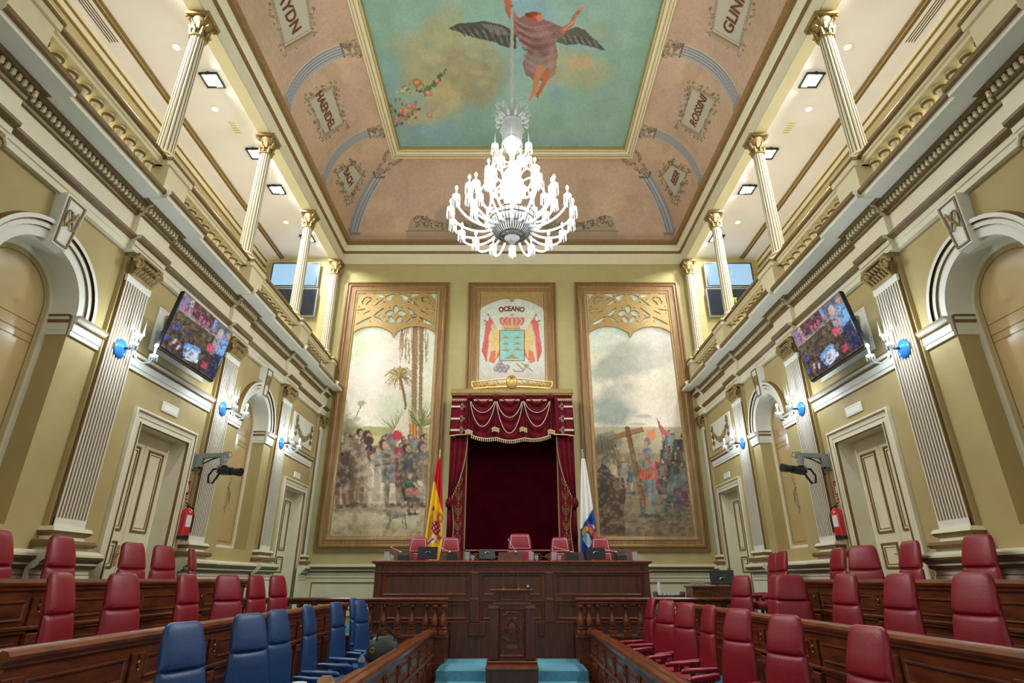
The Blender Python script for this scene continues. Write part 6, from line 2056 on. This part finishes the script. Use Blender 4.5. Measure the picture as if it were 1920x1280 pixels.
# ------------------------------------------------------------------ side furniture at the right
t = thing('side_desk', 'small dark wooden side desk by the rear right door', 'desk', (3.95, 12.3, .76)); o = t.location[:]
b = MB(); b.box(3.50, 12.05, 1.49, 4.42, 12.6, 1.525, 0, .008); b.build('desktop', 'woodh', t, o)
b = MB(); b.box(3.53, 12.08, .762, 4.38, 12.57, 1.49); yface(b, 3.58, 3.92, .85, 1.42, 12.08, raised=True); yface(b, 3.98, 4.33, .85, 1.42, 12.08, raised=True); b.build('cabinet', ['wood', 'woodh'], t, o)
monitor(1348, .46, 12.2, 1.525, 'black tilted monitor on the side desk at the right', .55, -.35, .3)
for k in range(5): glass(3.62 + .06 * k, 12.4 + .03 * (k % 2), 1.525, False, 'clear glass on the left of the side desk, group of five', 'glasses on the side desk')
t = thing('tea_trolley', 'low dark wooden trolley with white cups against the back wall', 'trolley', (3.3, 13.1, .76)); o = t.location[:]
b = MB(); b.box(3.02, 12.95, 1.30, 3.62, 13.3, 1.33, 0, .006)
for x in (3.02, 3.6): b.box(x, 12.95, 1.33, x + .02, 13.3, 1.40, 0, .004)
b.box(3.02, 12.95, .95, 3.62, 13.3, .97)
b.build('tray', 'woodd', t, o)
for x in (3.03, 3.58):
    for y in (12.96, 13.26):
        b = MB(); b.box(x, y, .762, x + .03, y + .03, 1.30); b.build('leg', 'woodd', t, o)
b = MB(); b.lathe([(.001, 0), (.045, 0), (.042, .18), (.03, .24), (.001, .25)], (0, 0, 0), 14); ob = b.build('thermos', 'paper', None, (0, 0, 0), smooth=True); ob.location = (3.12, 13.1, 1.332); tag(ob, 'white thermos flask on the left of the trolley', 'flask')
for k in range(7):
    b = MB(); b.lathe([(.001, 0), (.028, 0), (.036, .05), (.033, .05), (.001, .008)], (0, 0, 0), 12); ob = b.build('cup', 'paper', None, (0, 0, 0), smooth=True); ob.location = (3.22 + .09 * (k % 4), 13.05 + .12 * (k // 4), 1.332); tag(ob, 'small white cup among those beside the flask on the trolley', 'cup', 'cups on the trolley')

# ------------------------------------------------------------------ things left on the front desk
t = thing('leather_bag', 'dark green leather handbag on the left front desk', 'bag', (-1.52, 7.55, .76), .3); 
b = MB(); b.loft([rloop(.17, .09, 0.002), rloop(.19, .105, .04), rloop(.19, .10, .14), rloop(.15, .07, .22), rloop(.11, .035, .255), rloop(.06, .012, .265)]); b.build('body', 'bag', t, smooth=True)
for k in (-1, 1):
    b = MB(); b.tube([(-.10, k * .05, .2), (-.06, k * .06, .31), (.04, k * .05, .35), (.12, k * .05, .26), (.12, k * .05, .2)], .009, 6); b.build('strap', 'black', t, smooth=True)
b = MB(); b.tube([(-.13 + .022 * math.cos(i * PI / 6), -.10, .13 + .022 * math.sin(i * PI / 6)) for i in range(13)], .004, 6); b.build('ring', 'gilt', t)
t = thing('water_bottle', 'clear plastic water bottle with blue cap on the left front desk', 'bottle', (-1.50, 6.45, .76))
b = MB(); b.lathe([(.001, 0), (.033, 0), (.035, .02), (.031, .06), (.035, .08), (.032, .11), (.035, .13), (.03, .16), (.013, .19), (.013, .2)], (0, 0, 0), 16); b.build('body', 'clear', t, smooth=True)
b = MB(); b.lathe([(.0355, .075), (.0355, .125)], (0, 0, 0), 16, cap=False); b.build('label', 'blueglass', t)
b = MB(); b.lathe([(.015, .198), (.015, .218), (.001, .219)], (0, 0, 0), 12); b.build('cap', 'bluecap', t)
b = MB(); b.loft([rloop(.11, .07, 0.0, e=2), rloop(.12, .08, .05, .01, 0, e=2.4), rloop(.10, .06, .11, -.01, .01, e=2.2), rloop(.05, .03, .15, .01, -.01, e=2)]); ob = b.build('paper_wrap', 'paper', None, (0, 0, 0), smooth=True); ob.location = (-1.66, 5.1, .76); tag(ob, 'crumpled white paper at the bottom edge on the left front desk', 'paper')
b = MB(); b.loft([rloop(.07, .05, 0.0, e=1.8), rloop(.085, .055, .06, .01, 0, e=2.4), rloop(.07, .04, .13, -.02, .01, e=1.7), rloop(.04, .012, .17, -.01, .0, e=3)]); ob = b.build('paper_bag', 'kraft', None, (0, 0, 0)); ob.location = (-1.48, 5.25, .76); tag(ob, 'crumpled brown paper bag beside the white paper, left front desk', 'bag')

# ------------------------------------------------------------------ televisions, camera arms, extinguishers
def tv_paint(flip):
    xs = np.linspace(0, 1, 130)[:, None]; ys = np.linspace(0, 1, 80)[None, :]
    U = xs + 0 * ys; V = ys + 0 * xs
    p = Paint(U, V, (110, 110, 130), .02)
    p.poly([(0, 0), (.14, 0), (.16, .3), (0, .3)], (130, 120, 160)); p.poly([(.2, 0), (.62, 0), (.6, .22), (.22, .24)], (84, 40, 56)); p.poly([(.62, 0), (1, 0), (1, .4), (.62, .3)], (96, 104, 136))
    p.poly([(.13, 0), (.19, 0), (.22, .28), (.17, .3)], (190, 180, 170)); p.poly([(.60, .0), (.66, 0), (.68, .3), (.64, .3)], (120, 170, 230))
    p.poly([(0, .30), (.75, .26), (.75, .62), (0, .66)], (76, 66, 44)); p.poly([(0, .29), (.76, .25), (.76, .28), (0, .32)], (170, 160, 140)); p.poly([(.0, .46), (.75, .43), (.75, .45), (0, .48)], (44, 38, 30))
    for x, y in ((.10, .22), (.2, .2), (.38, .18), (.45, .2), (.52, .17), (.66, .2)): p.poly([(x - .022, y - .04), (x + .022, y - .045), (x + .028, y + .05), (x - .026, y + .055)], (206, 96, 140))
    p.poly([(0, .66), (1, .60), (1, 1), (0, 1)], (66, 50, 44)); p.tint((140, 130, 120), .5, .06, 4, .55, .7)
    for x, y, c in ((.06, .60, (70, 90, 220)), (.12, .58, (70, 90, 220)), (.30, .56, (30, 50, 110)), (.03, .82, (60, 90, 200)), (.16, .80, (200, 210, 230)), (.24, .86, (220, 226, 236))): p.ell(x, y, .022, .055, c, 1, .6, .3, .3)
    p.poly([(.30, .72), (.56, .62), (.60, .68), (.62, .86), (.36, .94)], (110, 170, 236)); p.poly([(.37, .76), (.58, .70), (.62, .90), (.41, .96)], (214, 228, 250))
    p.line([(.80, .20), (.79, .5)], .13, (170, 160, 180)); p.ell(.79, .16, .045, .07, (206, 170, 160)); p.ell(.79, .12, .05, .045, (190, 180, 176)); p.line([(.94, .2), (.95, .62)], .16, (120, 180, 246)); p.ell(.95, .12, .05, .07, (190, 150, 136)); p.poly([(.82, .55), (.98, .5), (1, .98), (.84, .98)], (36, 46, 84))
    p.poly([(.66, .46), (.76, .44), (.78, .58), (.68, .60)], (226, 80, 110)); p.ell(.74, .86, .05, .06, (210, 60, 90))
    p.tint((150, 140, 150), .45, .03, 14, .5, .75).tint((30, 26, 30), .5, .035, 24, .5, .72)
    p.noise(.12, .03, 4)
    return U, V, p.C * .9 + np.array((90, 90, 110.)) * .1


U_, V_, CC = tv_paint(False)
for s in (-1, 1):
    sd = SIDE[s]
    xt, xb, ya, yb, z0, z1 = 4.28, 4.43, 6.58, 7.98, 4.34, 5.12
    t = thing('television', 'large black wall television tilted down from the %s wall' % sd, 'television', (s * 4.5, 7.28, 4.34), group='wall televisions'); o = t.location[:]
    dn_ = Vector((s * (xt - xb), 0, z1 - z0)).normalized(); nr = Vector((-s * dn_.z * 1.0, 0, abs(dn_.x))).normalized()
    if nr.x * s > 0: nr = -nr
    A = Vector((s * xb, 0, z0)); B_ = Vector((s * xt, 0, z1))
    bx = lambda y, v, d: tuple(A.lerp(B_, v) + Vector((0, y, 0)) + nr * d)
    b = MB(); b.hexa([bx(ya, 0, 0), bx(yb, 0, 0), bx(yb, 0, -.05), bx(ya, 0, -.05)], [bx(ya, 1, 0), bx(yb, 1, 0), bx(yb, 1, -.05), bx(ya, 1, -.05)])
    b.build('housing', 'black', t, o)
    n1, n2 = U_.shape
    yy = (ya + .018 + (yb - ya - .036) * (U_ if s < 0 else 1 - U_)); vv = .985 - .965 * V_
    G = np.zeros((n1, n2, 3)); G[..., 0] = (A.x + (B_.x - A.x) * vv) + nr.x * .003; G[..., 1] = yy; G[..., 2] = z0 + (z1 - z0) * vv + nr.z * .003
    paint_mesh('screen', G, CC, 'screen', t, o)
    b = MB(); b.box(s * 4.46, 7.15, 4.62, s * (W - .033), 7.41, 4.82, 0, .006); b.box(s * 4.44, 7.0, 4.5, s * 4.47, 7.56, 4.95); b.build('wall_bracket', 'chrome', t, o)
    # gallery screens
    for k, (xa, xb2, z0, z1, mt, lab) in enumerate(((5.37, 6.72, 9.06, 9.84, 'screenblue', 'pale blue lit screen, upper of the pair on the %s gallery' % sd), (5.33, 6.60, 8.17, 9.02, 'screenoff', 'dark screen, lower of the pair on the %s gallery' % sd))):
        t = thing('gallery_screen', lab, 'screen', (s * (xa + xb2) / 2, 13.9, z0), group='screens on the gallery end walls'); o = t.location[:]
        b = MB(); b.box(s * xa, 13.82, z0, s * xb2, 13.9, z1, 0, .01); b.box(s * (xa + .4), 13.9, z0 + .2, s * (xb2 - .4), YB - .002, z1 - .2); b.build('housing', 'grey', t, o)
        b = MB(); b.frame(xa + .02, z0 + .02, xb2 - .02, z1 - .02, [(0, 0), (0, .004), (.035, .004)], 0, lambda u, w, d: (s * u, 13.82 - d, w)); b.build('bezel', 'black', t, o)
        b = MB(); b.box(s * (xa + .055), 13.812, z0 + .055, s * (xb2 - .055), 13.816, z1 - .055); b.build('screen', mt, t, o)
        if k == 0:
            b = MB(); xc = s * (xa + xb2) / 2
            b.tube([(xc - .06, 13.808, 9.6), (xc - .06, 13.808, 9.45), (xc, 13.808, 9.38), (xc + .06, 13.808, 9.45), (xc + .06, 13.808, 9.6), (xc - .06, 13.808, 9.6)], .005, 4); b.tube([(xc - .05, 13.808, 9.52), (xc + .05, 13.808, 9.52)], .004, 4); b.tube([(xc - .04, 13.808, 9.64), (xc, 13.808, 9.68), (xc + .04, 13.808, 9.64)], .006, 4)
            for zz_, w_ in ((9.3, .12), (9.26, .09)): b.box(xc - w_, 13.806, zz_, xc + w_, 13.81, zz_ + .012)
            b.build('emblem', 'grey', t, o)
        elif s > 0:
            b = MB()
            for j in range(4): b.box(5.92 + j * .055, 13.806, 8.58, 5.94 + j * .055, 13.81, 8.70)
            b.box(5.90, 13.806, 8.70, 6.13, 13.81, 8.72); b.build('symbol', 'green', t, o)
    # camera arm
    t = thing('camera_arm', 'grey wall arm holding a black video camera, %s wall' % sd, 'camera', (s * W, 8.70, 3.2), group='video cameras on wall arms'); o = t.location[:]
    y = 8.70
    b = MB(); b.box(s * W, y - .06, 3.17, s * (W - .02), y + .06, 3.43, 0, .004); b.hexa([(s * W, y - .04, 3.20), (s * (W - .12), y - .04, 3.22), (s * (W - .12), y + .04, 3.22), (s * W, y + .04, 3.20)], [(s * W, y - .04, 3.40), (s * (W - .14), y - .04, 3.42), (s * (W - .14), y + .04, 3.42), (s * W, y + .04, 3.40)])
    b.hexa([(s * (W - .1), y - .035, 3.35), (s * (W - .5), y - .03, 3.37), (s * (W - .5), y + .03, 3.37), (s * (W - .1), y + .035, 3.35)], [(s * (W - .1), y - .035, 3.42), (s * (W - .5), y - .03, 3.43), (s * (W - .5), y + .03, 3.43), (s * (W - .1), y + .035, 3.42)]); b.build('bracket_arm', 'grey', t, o)
    b = MB(); xh = s * (W - .44); b.lathe([(.055, 3.30), (.055, 3.38), (.04, 3.385)], (xh, y, 0), 12); b.lathe([(.045, 3.24), (.05, 3.30)], (xh, y, 0), 12); b.box(xh - .06, y - .06, 3.12, xh + .06, y + .06, 3.24, 0, .015); b.build('pan_head', 'grey', t, o, smooth=True)
    b = MB(); d = Vector((-s, -.25, -.12 if s < 0 else .1)).normalized()
    c0 = Vector((xh - s * .04, y - .03, 3.16)); b.tube([c0 - d * .06, c0 + d * .02, c0 + d * .16], [.062, .066, .06], 8); b.tube([c0 + d * .16, c0 + d * .32], [.05, .064], 12); b.box(c0.x - .03, c0.y - .03, 3.20, c0.x + .05, c0.y + .03, 3.235, 0, .005); b.build('camera_body', 'black', t, o)
    b = MB(); b.tube([(xh + s * .03, y, 3.2), (xh + s * .12, y - .02, 3.18), (xh + s * .17, y - .03, 3.08), (xh + s * .15, y - .03, 2.98), (xh + s * .10, y - .02, 2.97), (xh + s * .06, y, 3.05), (xh + s * .03, y, 3.12)], .016, 8)
    b.tube([(s * (W - .08), y, 3.22), (s * (W - .13), y, 3.16), (s * (W - .10), y, 3.10)], .012, 6); b.tube([(xh + s * .05, y, 3.38), (s * (W - .25), y, 3.33), (s * (W - .14), y, 3.27)], .010, 6)
    b.tube([(xh - s * .06, y, 3.36), (xh - s * .12, y, 3.38), (xh - s * .10, y, 3.44), (xh, y, 3.45), (xh + s * .04, y, 3.42)], .005, 5); b.build('cable', 'black', t, o, smooth=True)
    # fire extinguisher and sign
    t = thing('fire_extinguisher', 'red fire extinguisher hanging beside the pilaster, %s wall' % sd, 'extinguisher', (s * (W - .11), 8.60, 2.17), group='red fire extinguishers')
    b = MB(); b.lathe([(.075, .03), (.078, .05), (.078, .36), (.065, .40), (.03, .43), (.02, .44)], (0, 0, 0), 20); b.build('cylinder', 'extred', t, smooth=True)
    b = MB(); b.lathe([(.079, .0), (.081, .0), (.081, .05), (.07, .052)], (0, 0, 0), 20); b.build('base_ring', 'black', t, smooth=True)
    b = MB(); b.lathe([(.022, .43), (.022, .47), (.012, .48)], (0, 0, 0), 10); b.tube([(0, .05, .49), (0, 0, .475), (0, -.09, .50)], .009, 6); b.tube([(0, 0, .455), (0, -.08, .46)], .008, 6); b.tube([(0, .02, .46), (-s * .03, .08, .44), (-s * .05, .10, .30), (-s * .05, .09, .10)], .011, 6); b.build('valve_and_hose', 'black', t, smooth=True)
    b = MB()
    b.loft([[(-s * .079 * math.cos(a), .079 * math.sin(a), z) for a in [-1.0 + i * .12 for i in range(10)]] for z in (.17, .33)], 0, False, False); b.build('label', 'paper', t)
    b = MB(); b.box(s * .08, -.03, .2, s * .109, .03, .4); b.build('hook', 'chrome', t)
    t = thing('fire_sign', 'red and white fire extinguisher sign on the %s wall' % sd, 'sign', (s * W, 8.60, 2.72), group='red extinguisher signs'); o = t.location[:]
    ya = 8.50; yb = 8.72; x0 = W - .001
    b = MB(); b.box(s * x0, ya, 2.72, s * (x0 - .006), yb, 3.02); b.build('plate', 'paper', t, o)
    b = MB(); b.box(s * (x0 - .006), ya + .008, 2.80, s * (x0 - .008), yb - .008, 3.012); b.box(s * (x0 - .006), ya + .008, 2.728, s * (x0 - .008), yb - .008, 2.79); b.build('red_field', 'signred', t, o)
    b = MB(); x1 = x0 - .0095; k = 1 if s < 0 else -1; ym = (ya + yb) / 2; P_ = lambda u, w: (s * x1, ym + k * u, w)
    b.add([P_(-.075, 2.82), P_(-.03, 2.82), P_(-.03, 2.92), P_(-.045, 2.935), P_(-.06, 2.935), P_(-.075, 2.92)], [(0, 1, 2, 3, 4, 5)])
    b.add([P_(-.06, 2.945), P_(-.045, 2.945), P_(-.04, 2.975), P_(-.07, 2.96)], [(0, 1, 2, 3)]); b.tube([P_(-.05, 2.965), P_(-.02, 2.95), P_(-.015, 2.88)], .004, 4)
    b.add([P_(.01, 2.83), P_(.06, 2.84), P_(.08, 2.89), P_(.06, 2.92), P_(.07, 2.97), P_(.04, 2.93), P_(.03, 2.98), P_(.01, 2.92), P_(.02, 2.88)], [tuple(range(9))])
    vs, fs = text2d('EXTINTOR', .042, .001, .9)
    b.add([P_(a, 2.76 + c) for a, c in vs], fs); b.build('pictogram', 'paper', t, o, recalc=False)
